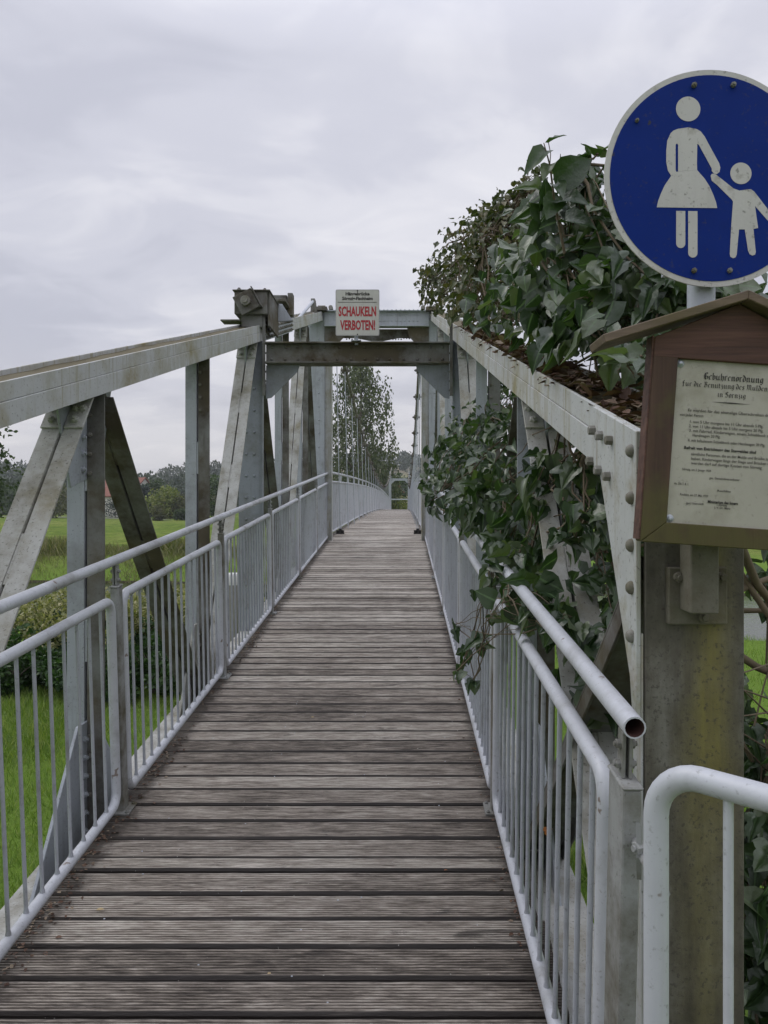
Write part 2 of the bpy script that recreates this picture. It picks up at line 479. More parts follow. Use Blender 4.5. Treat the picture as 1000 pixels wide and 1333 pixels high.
def smoothstep(a, b, x):
    t = np.clip((x-a)/(b-a), 0, 1); return t*t*(3-2*t)

# ------------------------------------------------------------------ terrain
def ground_h(x, y):
    h = np.full_like(x, -3.1)
    yy = y + .10*x + 1.2*np.sin(x*.11)
    h = h - 1.6*smoothstep(18.5, 22, yy) + 1.55*smoothstep(34.5, 43, yy)
    h += (.06*np.sin(x*.9+1)*np.cos(y*.7) + .05*np.sin(x*.31)*np.sin(y*.45))
    h += smoothstep(2.2, -1.5, y) * 1.35 * smoothstep(9, 4, np.abs(x+.4))
    h -= .25*smoothstep(60, 200, y)
    d = np.hypot(x, y)
    h += smoothstep(260, 760, d) * (30 + 7*np.sin(x*.006+.8) + 5*np.sin(x*.017+2)) + .5*np.sin(x*.05)*smoothstep(100, 260, d)
    return h

def build_terrain():
    ys = np.concatenate([np.arange(-40, 0, 2.), np.arange(0, 60, .5), np.arange(60, 200, 4.), np.arange(200, 900, 20.), np.arange(900, 3200, 150.)])
    xr = np.concatenate([np.arange(0, 14, .5), np.arange(14, 60, 2.), np.arange(60, 300, 10.), np.arange(300, 3000, 100.)])
    xs = np.concatenate([-xr[:0:-1], xr])
    X, Y = np.meshgrid(xs, ys)
    Z = ground_h(X, Y)
    v = np.stack([X.ravel(), Y.ravel(), Z.ravel()], 1)
    nx, ny = len(xs), len(ys)
    i = np.arange(ny-1)[:, None]*nx + np.arange(nx-1)[None]
    i = i.ravel()
    f = np.stack([i, i+1, i+nx+1, i+nx], 1)
    o = np_mesh('meadow_terrain', v, f, M['terrain'])
    tag(o, kind='structure')
build_terrain()
w = MB(); w.raw([(-400, -25, -4.2), (400, -95, -4.2), (400, 12, -4.2), (-400, 90, -4.2)], [(0, 1, 2, 3)])
wv = MB(); wv.raw([(-300, 44, -4.2), (300, -16, -4.2), (300, 14, -4.2), (-300, 74, -4.2)], [(0, 1, 2, 3)])
tag(wv.build('river_water', M['water']), kind='structure')
# field lane by the far houses
ln = MB()
pts = [(-46, 152), (-52, 158), (-60, 166), (-72, 171), (-95, 174)]
vs = []
for (a, b) in pts:
    for k in (-1.6, 1.6):
        zz = float(ground_h(np.array([a+k*.3]), np.array([b+k]))[0]) + .12
        vs.append((a+k*.3, b+k, zz))
ln.raw(vs, [(2*i, 2*i+2, 2*i+3, 2*i+1) for i in range(len(pts)-1)])
tag(ln.build('field_lane', M['asphalt']), kind='structure')

# ------------------------------------------------------------------ leaf clouds
def leaf_template(kind):
    if kind == 'ivy':      # heart shaped, folded on the midrib, tip hanging
        t = [0, .10, .3, .55, .8, 1.0]
        wd = [.0, .33, .40, .33, .16, .0]
        rows = []
        for ti, wi in zip(t, wd): rows.append((ti, wi))
        V = []; F = []
        for i, (ti, wi) in enumerate(rows):
            back = -.12 if i == 1 else 0
            V += [(-wi, ti+back, wi*.45 - .35*ti*ti), (-wi*.5, ti+back*.3, wi*.16-.35*ti*ti), (0, ti, -.35*ti*ti), (wi*.5, ti+back*.3, wi*.16-.35*ti*ti), (wi, ti+back, wi*.45 - .35*ti*ti)]
        for i in range(5):
            for j in range(4):
                a = i*5+j; F.append((a, a+1, a+6, a+5))
        return np.array(V, float), np.array(F)
    if kind == 'lobed':    # ivy with side lobes
        L = [(.0, .02), (.16, -.10), (.33, -.10), (.46, .04), (.50, .17), (.39, .28), (.31, .36), (.36, .47), (.37, .56), (.26, .68), (.13, .86), (.0, 1.0)]
        C = [(.0, .02), (.0, .03), (.0, .06), (.0, .12), (.0, .2), (.0, .3), (.0, .38), (.0, .48), (.0, .58), (.0, .70), (.0, .86), (.0, 1.0)]
        n = len(L); V = []; F = []
        z = lambda x, y: .42*abs(x)**1.3 - .36*y*y
        for sgn in (-1, 1):
            for (x, y) in L: V.append((sgn*x*.88, y, z(x, y)))
            for (x, y), (cx, cy) in zip(L, C): V.append((sgn*x*.40, (y+cy)/2, z(x*.45, (y+cy)/2)))
        for (x, y) in C: V.append((0, y, z(0, y)))
        for q in (0, 1):
            o = q*2*n; m_ = 4*n
            for i in range(n-1):
                F.append((o+i, o+n+i, o+n+i+1, o+i+1)); F.append((o+n+i, m_+i, m_+i+1, o+n+i+1))
        return np.array(V, float), np.array(F)
    if kind == 'oval':
        V = [(0, 0, 0), (.28, .3, .08), (.26, .65, .04), (0, 1, -.1), (-.26, .65, .04), (-.28, .3, .08)]
        return np.array(V, float), np.array([(0, 1, 2, 3), (0, 3, 4, 5)])
    if kind == 'blade':
        V = [(-.04, 0, 0), (.04, 0, 0), (.028, .6, .10), (-.028, .6, .10), (.0, 1.0, .34), (-.006, 1.0, .34)]
        return np.array(V, float), np.array([(0, 1, 2, 3), (3, 2, 4, 5)])

def rot_mats(n, tip, roll, spread, up=None):
    """leaf frames: y axis (tip) near direction tip (n,3), normal random about it"""
    y = tip / np.linalg.norm(tip, axis=1, keepdims=True)
    a = rng.normal(size=(n, 3)); 
    if up is not None: a = a*spread + np.array(up)
    z = a - (a*y).sum(1, keepdims=True)*y
    z /= np.linalg.norm(z, axis=1, keepdims=True) + 1e-9
    x = np.cross(y, z)
    return np.stack([x, y, z], 2)   # columns

def leaves(kind, pos, size, tip, up=None, spread=1.0, warp=.0):
    V, F = leaf_template(kind); n = len(pos)
    Rm = rot_mats(n, tip, 0, spread, up)
    sc = size[:, None, None] * V[None]
    sc = np.repeat(sc, 1, 0)
    if warp:
        fold = 1 + rng.normal(size=(n, 1))*warp*1.6
        curl = 1 + rng.normal(size=(n, 1))*warp*2
        sc[:, :, 2] *= fold*.7 + curl*.3
        sc[:, :, 0] *= 1 + rng.normal(size=(n, 1))*warp*.4
        sc[:, :, 2] += size[:, None]*(V[None, :, 0]*rng.normal(size=(n, 1))*warp + .06*np.sin(V[None, :, 1]*9 + rng.uniform(0, 6, (n, 1)))*np.abs(V[None, :, 0])*3*warp*3)
    W = np.einsum('nij,nvj->nvi', Rm, sc) + pos[:, None, :]
    k = len(V)
    Fa = (F[None] + (np.arange(n)*k)[:, None, None]).reshape(-1, F.shape[1])
    return W.reshape(-1, 3), Fa

def merge(parts):
    vs, fs, b = [], [], 0
    for v, f in parts:
        vs.append(v); fs.append(f+b); b += len(v)
    return np.concatenate(vs), np.concatenate(fs)

def ball(c, r, n, shell=.35):
    d = rng.normal(size=(n, 3)); d /= np.linalg.norm(d, axis=1, keepdims=True)
    rad = (shell + (1-shell)*rng.random(n))**(1/2)
    r = np.array(r if hasattr(r, '__len__') else (r, r, r))
    return np.array(c) + d*rad[:, None]*r, d

def P(px, py, Y):           # photograph direction at a distance (design convenience)
    return (( px-522)/1000*Y, Y, (655-py)/1000*Y)

# ------------------------------------------------------------------ trees
def tree(name, x, y, h, wd, mat, label, group, leaf=.35, nclump=60, per=90, shape='round', cat='tree', trunk_h=.25, droop=.0, lobes=None, seedv=0):
    g = float(ground_h(np.array([float(x)]), np.array([float(y)]))[0]) - .1
    t = thing(name, (x, y, g), label, cat, group)
    tr = MB(); 
    top = h*(.85 if shape in ('spire', 'weep') else .6)
    r0 = max(.05, h*.018)
    tr.tube([(x, y, g), (x+.02*h, y, g+h*.2), (x-.01*h, y, g+top*.6), (x+.01*h, y, g+top)], 0, 8, rs=[r0*1.3, r0, r0*.7, r0*.2])
    for k in range(9):
        a = random.uniform(0, 6.28); z0 = g + h*random.uniform(trunk_h, .65); L = wd*random.uniform(.25, .45)
        tr.tube([(x, y, z0), (x+math.cos(a)*L*.5, y+math.sin(a)*L*.5, z0+L*.5), (x+math.cos(a)*L, y+math.sin(a)*L, z0+L*.8)], 0, 5, rs=[r0*.4, r0*.28, r0*.1])
    tr.build('trunk', M['bark'], t)
    parts = []
    for k in range(nclump):
        q = random.random(); a = random.uniform(0, 6.28)
        zc = trunk_h*.8 + (1-trunk_h*.8)*q
        if shape == 'round': rad = math.sqrt(max(.02, 1-(2*(zc-trunk_h*.6)/(1.05-trunk_h*.6)-1)**2))
        elif shape == 'spire': rad = (1-zc)*1.05+.05
        else: rad = min(1, 2.0*(1-zc)**.5) * (.78+.22*math.sin(zc*9+a*2)**2)
        rr = wd/2*rad*math.sqrt(random.random())*.92
        cr = wd*random.uniform(.07, .15)*(1.3 if shape == 'round' else .9)
        c = (x+math.cos(a)*rr, y+math.sin(a)*rr, g+h*zc*.96)
        if shape == 'weep':
            pos, d = ball(c, (cr*.42, cr*.42, cr*2.1), per)
            tip = np.tile(np.array([0, 0, -1.]), (per, 1)) + rng.normal(size=(per, 3))*.25
        else:
            pos, d = ball(c, (cr, cr, cr*.75), per)
            tip = d + rng.normal(size=(per, 3))*.6 + np.array([0, 0, -.3])
        parts.append(leaves('oval', pos, leaf*rng.uniform(.6, 1.3, per), tip))
    v, f = merge(parts)
    v[:, 2] = np.maximum(v[:, 2], g+.05)
    np_mesh('crown', v, f, mat, t)
    return t

# weeping tree seen through the portal
tree('weeping_birch', -5.5, 104, 22.2, 12.4, M['birch'], 'tall weeping grey-green birch standing beyond the end of the bridge', None, leaf=.36, nclump=270, per=52, shape='weep', trunk_h=.10)
# tree at the left edge of the picture
tl = tree('riverside_tree', -31.8, 55, 12.3, 8.6, M['treegreen'], 'tall broadleaf tree cut by the left edge, its branches above the horizon', None, leaf=.34, nclump=110, per=80, trunk_h=.2)
BG = [  # (px, Y, height, width, shape, material, name, label)
    (64, 165, 7.5, 7, 'round', 'treeolive', 'olive_tree', 'rounded olive tree left of the white house behind the meadow'),
    (28, 190, 7, 10, 'round', 'treegreen', 'field_tree', 'broad dark tree at the meadow edge seen left of the first diagonal brace'),
    (3, 200, 8, 10, 'round', 'treegreen', 'field_tree', 'tall dark tree at the meadow edge below the tree on the left edge'),
    (95, 200, 8, 9, 'round', 'treeolive', 'field_tree', 'yellowish tree behind the first truss post'),
    (188, 172, 7.6, 6.0, 'spire', 'treeblue', 'spruce_tree', 'dark blue-green spruce in front of the red roofed house'),
    (150, 176, 4.2, 6.5, 'round', 'treeblue', 'garden_bush', 'low dark bush against the white gable of the house'),
    (214, 168, 6.6, 8.5, 'round', 'willow', 'willow_tree', 'yellow-green willow beside the far house'),
    (206, 186, 9.0, 8, 'round', 'treegreen', 'field_tree', 'green tree rising behind the yellow-green willow'),
    (232, 172, 5.2, 6.5, 'round', 'treeolive', 'garden_bush', 'olive bush at the right side of the willow'),
    (208, 148, 3.0, 3.0, 'round', 'treeolive', 'meadow_bush', 'small bush standing alone in the meadow in front of the willow'),
    (236, 152, 2.2, 3.0, 'round', 'treegreen', 'meadow_bush', 'small dark bush beside the field lane near the second truss post'),
    (281, 150, 8.6, 7.5, 'round', 'treegreen', 'field_tree', 'rounded dark green tree right of the second truss post'),
    (262, 190, 7, 8, 'round', 'treeolive', 'field_tree', 'olive tree half behind the second truss post'),
    (350, 170, 8, 8, 'round', 'treegreen', 'field_tree', 'dark tree seen past the left portal leg'),
    (516, 105, 4.0, 4.5, 'round', 'willow', 'garden_bush', 'light green bush just beyond the far end of the deck'),
    (530, 112, 4.2, 4, 'round', 'treeolive', 'garden_bush', 'olive bush beyond the right side of the far bridge end'),
    (508, 150, 9, 7, 'round', 'treegreen', 'field_tree', 'dark tree beside the left post of the far tower'),
]
for (px, Y, h, wd, sh, mt, nm, lab) in BG:
    tree(nm, (px-522)/1000*Y, Y, h, wd, M[mt], lab, 'trees and bushes behind the meadow', leaf=.55 if h > 5 else .3, nclump=46, per=46, shape=sh, trunk_h=.08)
# far woods on the hill
def far_wood():
    parts = []; 
    spots = []
    for k in range(620):
        y = random.uniform(275, 430); x = random.uniform(-.66, .10)*y
        spots.append((x, y, random.uniform(7, 12)))
    for k in range(420):
        y = random.uniform(520, 820); x = random.uniform(-.58, .10)*y
        if -.40 < x/y < -.315: continue
        spots.append((x, y, random.uniform(9, 14)))
    for k in range(60):
        y = random.uniform(190, 250); x = random.uniform(-.60, -.44)*y
        spots.append((x, y, random.uniform(6, 9)))
    for x, y, h in spots:
        g = float(ground_h(np.array([x]), np.array([y]))[0])
        n = 70
        pos, d = ball((x, y, g+h*.52), (h*.36, h*.36, h*.52), n, .5)
        parts.append(leaves('oval', pos, h*.17*rng.uniform(.6, 1.3, n), d+rng.normal(size=(n, 3))*.7))
    v, f = merge(parts)
    tag(np_mesh('far_woodland', v, f, M['woodmass']), 'dark green wood running along the foot of the distant hills', 'woodland', kind='stuff')
far_wood()

# ------------------------------------------------------------------ houses
def house(x, y, wx, wy, hw, hr, wall, label, rot=0, windows=()):
    g = float(ground_h(np.array([float(x)]), np.array([float(y)]))[0]) - .3
    t = thing('farmhouse', (x, y, g), label, 'house')
    m = MB()
    prof = [(-wx/2, 0), (wx/2, 0), (wx/2, hw), (0, hw+hr), (-wx/2, hw)]
    n = 5
    vs = [(px_, -wy/2, pz) for px_, pz in prof] + [(px_, wy/2, pz) for px_, pz in prof]
    Rz = Matrix.Translation((x, y, g)) @ Matrix.Rotation(rot, 4, 'Z')
    m.raw([Rz @ Vector(p) for p in vs], [(0, 1, 2, 3, 4), (9, 8, 7, 6, 5)] + [(i, i+5, (i+1) % 5+5, (i+1) % 5) for i in (0, 1, 4)])
    m.build('wall', wall, t)
    r = MB()
    for s in (-1, 1):
        e = s*(wx/2+.4); ze = hw - .4*hr/(wx/2)
        r.raw([Rz @ Vector(p) for p in [(e, -wy/2-.4, ze), (e, wy/2+.4, ze), (0, wy/2+.4, hw+hr), (0, -wy/2-.4, hw+hr),
                                          (e, -wy/2-.4, ze+.25), (e, wy/2+.4, ze+.25), (0, wy/2+.4, hw+hr+.25), (0, -wy/2-.4, hw+hr+.25)]],
              [(0, 1, 2, 3), (7, 6, 5, 4), (0, 4, 5, 1), (0, 3, 7, 4), (1, 5, 6, 2)])
    rf = r.build('roof', M['roof_tile'], t)
    c = MB(); c.box((-.4, wy*.2, hw+hr-.6), (.3, wy*.2+.7, hw+hr+1.1), Rz); c.build('chimney', M['roof_tile'], rf)
    for (ax, az) in windows:
        wn = MB(); wn.box((ax-.5, -wy/2-.05, az), (ax+.5, -wy/2+.02, az+1.3), Rz); wn.build('window', M['glass'], t)
    return t
house(-68.5, 190, 9.5, 14, 5.4, 4.2, M['plaster'], 'white farmhouse with red-brown tiled roof at the far edge of the meadow', R(62), ((-2, 1), (2, 1), (0, 4)))
house(-.3, 190, 7, 9, 4.4, 2.6, M['yellowplaster'], 'pale yellow house seen through the far end tower of the bridge', 0, ((-1.8, 1), (1.8, 1)))

# ------------------------------------------------------------------ grass, reeds
def grass():
    parts = []
    def patch(n, x0, x1, y0, y1, hmin, hmax, lean=.35):
        x = rng.uniform(x0, x1, n); y = rng.uniform(y0, y1, n)
        keep = np.ones(n, bool)
        pos = np.stack([x, y, ground_h(x, y) - .005], 1)
        tip = np.stack([rng.normal(size=n)*lean, rng.normal(size=n)*lean, np.ones(n)], 1)
        s = rng.uniform(hmin, hmax, n)*(.7+.6*(np.sin(x*2.1+np.sin(y*1.7))*.5+.5))
        parts.append(leaves('blade', pos, s, tip))
    patch(42000, -6.8, -1.6, 4.6, 11.6, .07, .15)
    patch(9000, -7.5, -1.5, 11, 14, .08, .16)
    patch(16000, .6, 2.6, 2.6, 9, .07, .15)
    patch(12000, 2.2, 9.5, 6.5, 18, .08, .17)
    v, f = merge(parts)
    tag(np_mesh('lawn_grass', v, f, M['grass']), 'short bright green grass beside the bridge', 'grass', kind='stuff')
    parts.clear()
    n = 44000
    x = rng.uniform(-32, 5, n); yy = rng.choice([0, 0, 1, 1], n)
    y = np.where(yy == 0, rng.uniform(37.6, 44, n), rng.normal(45.2, 1.3, n)) - .10*x - 1.2*np.sin(x*.11)
    pos = np.stack([x, y, ground_h(x, y)-.02], 1)
    tip = np.stack([rng.normal(size=n)*.4, rng.normal(size=n)*.4, np.ones(n)], 1)
    s = np.where(yy == 0, rng.uniform(.15, .35, n), rng.uniform(.35, .95, n)) * (.6+.7*(np.sin(x*.8)*.5+.5))
    vv, ff = leaves('blade', pos, s, tip)
    tag(np_mesh('bank_reeds', vv, ff, M['reed']), 'tall dry reeds and weeds along the far river bank', 'reeds', kind='stuff')
grass()

# ------------------------------------------------------------------ shrubs beside the river
def shrub(name, x, y, r, h, label, mats, leaf=.07, n=2600, group=None):
    g = float(ground_h(np.array([float(x)]), np.array([float(y)]))[0])
    t = thing(name, (x, y, g), label, 'shrub', group)
    st = MB()
    for k in range(14):
        a = random.uniform(0, 6.28); L = random.uniform(.4, .9)
        st.tube([(x+.1*math.cos(a), y+.1*math.sin(a), g), (x+r*.4*math.cos(a)*L, y+r*.4*math.sin(a)*L, g+h*.45), (x+r*.85*math.cos(a)*L, y+r*.85*math.sin(a)*L, g+h*.85)], 0, 5, rs=[.02, .013, .005])
    st.build('stem', M['bark'], t)
    for (mt, z0, z1, frac) in mats:
        parts = []
        N = int(n*frac); nc = 26
        for k in range(nc):
            a = random.uniform(0, 6.28); q = random.uniform(z0, z1)
            rr = r*math.sqrt(random.random())*math.sqrt(max(.15, 1-(q-.35)**2*1.6))
            c = (x+rr*math.cos(a), y+rr*math.sin(a), g+h*q)
            pos, d = ball(c, (r*.24, r*.24, h*.16), N//nc, .3)
            parts.append(leaves('oval', pos, leaf*rng.uniform(.6, 1.4, len(pos)), d+rng.normal(size=(len(pos), 3))*.7+np.array([0, -.2, .2]), up=(0, -.4, 1), spread=.9))
        v, f = merge(parts); v[:, 2] = np.maximum(v[:, 2], g+.02)
        np_mesh('foliage', v, f, M[mt], t)
    return t
GS = 'shrubs between the lawn and the river'
V1 = [('variegated', .55, .98, .5), ('shrubdark', .1, .7, .5)]
shrub('variegated_shrub', -7.5, 14.2, 1.5, 1.30, 'cream and green variegated shrub nearest the left edge behind the lawn', V1, .075, 9000, GS)
shrub('variegated_shrub', -5.6, 13.6, 1.3, 1.45, 'cream and green variegated shrub left of the first truss post', V1, .075, 9000, GS)
shrub('variegated_shrub', -4.5, 14.6, 1.2, 1.4, 'variegated shrub between the first post and the second railing panel', V1, .075, 8000, GS)
shrub('variegated_shrub', -3.5, 13.7, 1.1, 1.4, 'variegated shrub seen through the second railing panel', V1, .075, 8000, GS)
D1_ = [('shrubdark', .05, .95, 1.0)]
shrub('dark_shrub', -6.6, 12.7, 1.0, .75, 'low dark green shrub in front of the variegated shrubs at the left edge', D1_, .07, 7000, GS)
shrub('dark_shrub', -5.1, 12.5, .95, .7, 'low dark green shrub seen through the first railing panel', D1_, .07, 7000, GS)
shrub('dark_shrub', -3.9, 12.4, .9, .8, 'low dark green shrub beside the second railing panel', D1_, .07, 7000, GS)
shrub('dark_shrub', -2.4, 15, 1.0, 1.3, 'dark green shrub close to the left side of the bridge', D1_, .07, 7000, GS)

# ==================================================================== THE BRIDGE
bridge = thing('footbridge', (XC, 12.6, -3.1), 'grey riveted steel truss and suspension footbridge with a weathered grooved plank deck', 'footbridge')
# ---- deck
def build_deck():
    prof_n = 9
    vs = []; fs = []
    pitch = .1455; y = -.9; i = 0
    V = []; F = []; GV = []
    b = 0
    while y < 70.5:
        wpl = pitch*(.62 if i in (26, 61) else 1.0)
        wd = wpl - random.choice((.008, .010, .011, .015))
        ym = y + wd/2
        slope = SL if ym < 13.2 else (zdeck(ym+.2)-zdeck(ym-.2))/.4
        z0 = zdeck(ym) + random.uniform(-.0025, .0025)
        tilt = random.uniform(-.012, .012)
        xl = XC - .865 + random.uniform(-.012, .012) + bend(ym); xr = XC + .865 + random.uniform(-.012, .012) + bend(ym)
        prof = [(0, -.035), (0, -.009), (.006, 0), (.0105, 0)]; gv = [1.6, 1.6, 1.3, 0]
        if ym < 26:
            g = 9; inner = wd - .014
            for k in range(g):
                a = .0115 + (inner-.011)*(k+.28)/g; c = inner/g*.44
                prof += [(a, 0), (a+c*.25, -.0042), (a+c*.75, -.0042), (a+c, 0)]; gv += [0, 1, 1, 0]
        prof += [(wd-.0125, 0), (wd-.007, 0), (wd, -.009), (wd, -.035)]; gv += [0, 1.3, 1.6, 1.6]
        segs = 24 if ym < 8 else (8 if ym < 20 else 1)
        nP = len(prof)
        yaw = random.uniform(-.0016, .0016)
        for s in range(segs+1):
            fx = s/segs; xx = xl + (xr-xl)*fx
            for (py, pz), gg in zip(prof, gv):
                GV.append(gg)
                wear = 0 if not (0 < s < segs) or pz < -.01 else random.uniform(-.0011, .0006)
                yy = y + py + yaw*(xx-XC)/.8
                V.append((xx, yy, z0 + (yy-ym)*(slope+tilt) + pz + wear))
        for s in range(segs):
            for k in range(nP-1):
                a = b + s*nP + k
                F.append((a, a+nP, a+nP+1, a+1))
        F.append(tuple(b+k for k in range(nP))); F.append(tuple(b+segs*nP+k for k in range(nP))[::-1])
        b += nP*(segs+1)
        y += wpl; i += 1
    m = MB(); m.raw(V, F)
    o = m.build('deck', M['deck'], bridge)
    o.data.attributes.new('groove', 'FLOAT', 'POINT').data.foreach_set('value', GV)
    # joists under the planks
    j = MB()
    for xo in (-.72, -.24, .24, .72):
        for a, c in [(-.9, 13.2)] + [(13.2+k*4, 17.2+k*4) for k in range(14)]:
            xa = XC+xo+bend(a); xc = XC+xo+bend(c)
            j.raw([(xa-.05, a, zdeck(a)-.04), (xa+.05, a, zdeck(a)-.04), (xc+.05, c, zdeck(c)-.04), (xc-.05, c, zdeck(c)-.04),
                   (xa-.05, a, zdeck(a)-.2), (xa+.05, a, zdeck(a)-.2), (xc+.05, c, zdeck(c)-.2), (xc-.05, c, zdeck(c)-.2)],
                  [(0, 1, 2, 3), (7, 6, 5, 4), (0, 4, 5, 1), (1, 5, 6, 2), (2, 6, 7, 3), (3, 7, 4, 0)])
    # added near-black sheet under the planks, standing in for shade in the gaps
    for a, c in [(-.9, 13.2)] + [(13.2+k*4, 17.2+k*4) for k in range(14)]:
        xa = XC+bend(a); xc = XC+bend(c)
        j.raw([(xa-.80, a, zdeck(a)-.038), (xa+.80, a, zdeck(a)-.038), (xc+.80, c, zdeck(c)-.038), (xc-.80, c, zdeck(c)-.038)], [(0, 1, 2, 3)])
    j.build('joist_and_gap_shade', M['darkgap'], bridge)
    for k in range(60):
        yy = random.uniform(1.9, 7); side = random.choice((-.22, .22, -.6, .6, 0.1))
        xx = XC + side + random.uniform(-.05, .05)
        sc = MB(); sc.dome((xx, yy, zdeck(yy)-.0005), (0, 0, 1), .0035, .002, 8)
        sc.build('screw_head', M['zinc'], bridge)
build_deck()

# ---- truss members
def member(name, y0, z0, y1, z1, xc, width, mat, splice0=0, splice1=0, inner=1, mat2=None, depth=.07):
    """two angles back to back with a slot; faces the walker's side"""
    d = Vector((0, y1-y0, z1-z0)); L = d.length; d.normalize()
    n = Vector((0, -d.z, d.y))
    if n.y > 0: n = -n
    x = Vector((1, 0, 0))
    def fr(o): 
        return Matrix(((x.x, n.x, d.x, o.x), (x.y, n.y, d.y, o.y), (x.z, n.z, d.z, o.z), (0, 0, 0, 1)))
    T = fr(Vector((xc, y0, z0)))
    h = width/2; g = .006; th = .009
    m1 = MB(); m2 = MB()
    for s, m in ((-1, m1), (1, m2)):
        a, b = sorted((s*g, s*h))
        m.box((a, -th, 0), (b, 0, L), T)
        a, b = sorted((s*g, s*(g+th)))
        m.box((a, -depth, 0.003), (b, -th-.0002, L-.003), T)
    # packing plates in the slot
    for k in range(int(L/.75)+1):
        c = .18 + k*.75
        if c+.12 < L: m1.box((-g+.0005, -depth*.8, c), (g-.0005, -.003, c+.22), T)
    for (at, s0) in ((splice0, 0), (splice1, 1)):
        if at:
            zz0, zz1 = (0, at) if s0 == 0 else (L-at, L)
            for s, m in ((-1, m1), (1, m2)):
                a, b = sorted((s*(g+.002), s*(h+.004)))
                m.box((a, .0005, zz0), (b, .010, zz1), T)
                for q in range(3):
                    zc = zz0 + at*(.18+.3*q)
                    for xo in ((.42, .78) if q == 1 else (.6,)):
                        p = T @ Vector((s*h*xo, .010, zc))
                        m.hexbolt(p, n, .0165, .015, random.random())
    root = m1
    if mat2 is None:
        for v0, f0 in ((m2.v, m2.f),):
            b0 = len(m1.v); m1.v += m2.v; m1.f += [[b0+i for i in f] for f in m2.f]; m1.sm += m2.sm
        return m1.build(name, mat, bridge, .0015)
    o = m1.build(name, mat, bridge, .0015)
    m2.build(name.replace('post', 'flange').replace('brace', 'flange'), mat2, o, .0015)
    return o

def yz(x, poly, t=.012):
    """plate in the truss plane: polygon of (Y, Z), thickness along +x"""
    return poly, t, Matrix(((0, 0, 1, x), (1, 0, 0, 0), (0, 1, 0, 0), (0, 0, 0, 1)))
def xz(y, poly, t=.012):
    return poly, t, Matrix(((1, 0, 0, 0), (0, 0, -1, y), (0, 1, 0, 0), (0, 0, 0, 1)))

def chord(side):
    xi = -1.283; xo = -1.483
    if side > 0: xi, xo = mx(xi), mx(xo)
    s = 1 if side < 0 else -1        # direction from plate towards the walker
    y0, y1 = 1.57, 12.75
    up = Vector((0, -.272, 1)).normalized(); d = Vector((0, 1, .272)).normalized()
    m = MB()
    def strip(xa, xb, t0, t1, ya=y0, yb=y1):
        xa, xb = sorted((xa, xb))
        vs = []
        for yy in (ya, yb):
            zt = chord_top(yy)
            for xx in (xa, xb):
                for tt in (t0, t1): vs.append((xx, yy, zt-tt))
        m.raw(vs, [(0, 1, 3, 2), (4, 6, 7, 5), (0, 2, 6, 4), (1, 5, 7, 3), (0, 4, 5, 1), (2, 3, 7, 6)])
    strip(xi, xi-s*.010, 0, .065)                     # inner plate
    strip(xi+s*.004, xi-s*.010, .0665, .148)          # lower angle, proud of it
    strip(xo, xo+s*.010, -.002, .065)
    strip(xo-s*.004, xo+s*.010, .0665, .148)
    strip(xi-s*.0102, xo+s*.0102, .030, .042)         # trough floor
    strip(xi-s*.0102, xi-s*.05, .136, .148)
    strip(xo+s*.0102, xo+s*.05, .136, .148)
    # rivets under the trough
    y = y0+.12
    while y < y1:
        for tt in (.11,):
            m.dome((xi+s*.004, y, chord_top(y)-tt), (s, 0, 0), .004, .0015, 8)
        y += .12
    o = m.build('top_chord', M['chord'], bridge, .0015)
    fl = MB()
    vs = []; k = 60
    for i in range(k+1):
        yy = y0+(y1-y0)*i/k
        for q, xx in enumerate(np.linspace(xi-s*.011, xo+s*.011, 5)):
            vs.append((xx, yy, chord_top(yy) - .027 + .010*random.random() + (.004 if q in (0, 4) else 0)))
    fl.raw(vs, [(i*5+j, (i+1)*5+j, (i+1)*5+j+1, i*5+j+1) for i in range(k) for j in range(4)], True)
    fl.build('moss_layer', M['mossfloor'], o)
    # bottom chord
    b = MB()
    for (xa, xb) in ((xi, xi-s*.012), (xo+s*.012, xo)):
        xa, xb = sorted((xa, xb))
        for (ya, yb) in ((1.3, 12.9),):
            vs = []
            for yy in (ya, yb):
                for xx in (xa, xb):
                    for zz in (-.13, -.30): vs.append((xx, yy, ZB(yy)+zz))
            b.raw(vs, [(0, 1, 3, 2), (4, 6, 7, 5), (0, 2, 6, 4), (1, 5, 7, 3), (0, 4, 5, 1), (2, 3, 7, 6)])
    for tt in (-.126, ):
        vs = []
        for yy in (1.3, 12.9):
            for xx in sorted((xi, xo)):
                for zz in (tt, tt-.003): vs.append((xx, yy, ZB(yy)+zz))
        b.raw(vs, [(0, 1, 3, 2), (4, 6, 7, 5), (0, 2, 6, 4), (1, 5, 7, 3), (0, 4, 5, 1), (2, 3, 7, 6)])
    b.build('bottom_chord', M['lichen'], bridge, .0015)
    # cross girders
    if side < 0:
        for yn in NODES:
            c = MB(); c.box((-1.47, yn-.05, ZB(yn)-.42), (mx(-1.47), yn+.05, ZB(yn)-.21)); c.build('cross_girder', M['dirty'], bridge, .002)
    return o, xi, xo, s

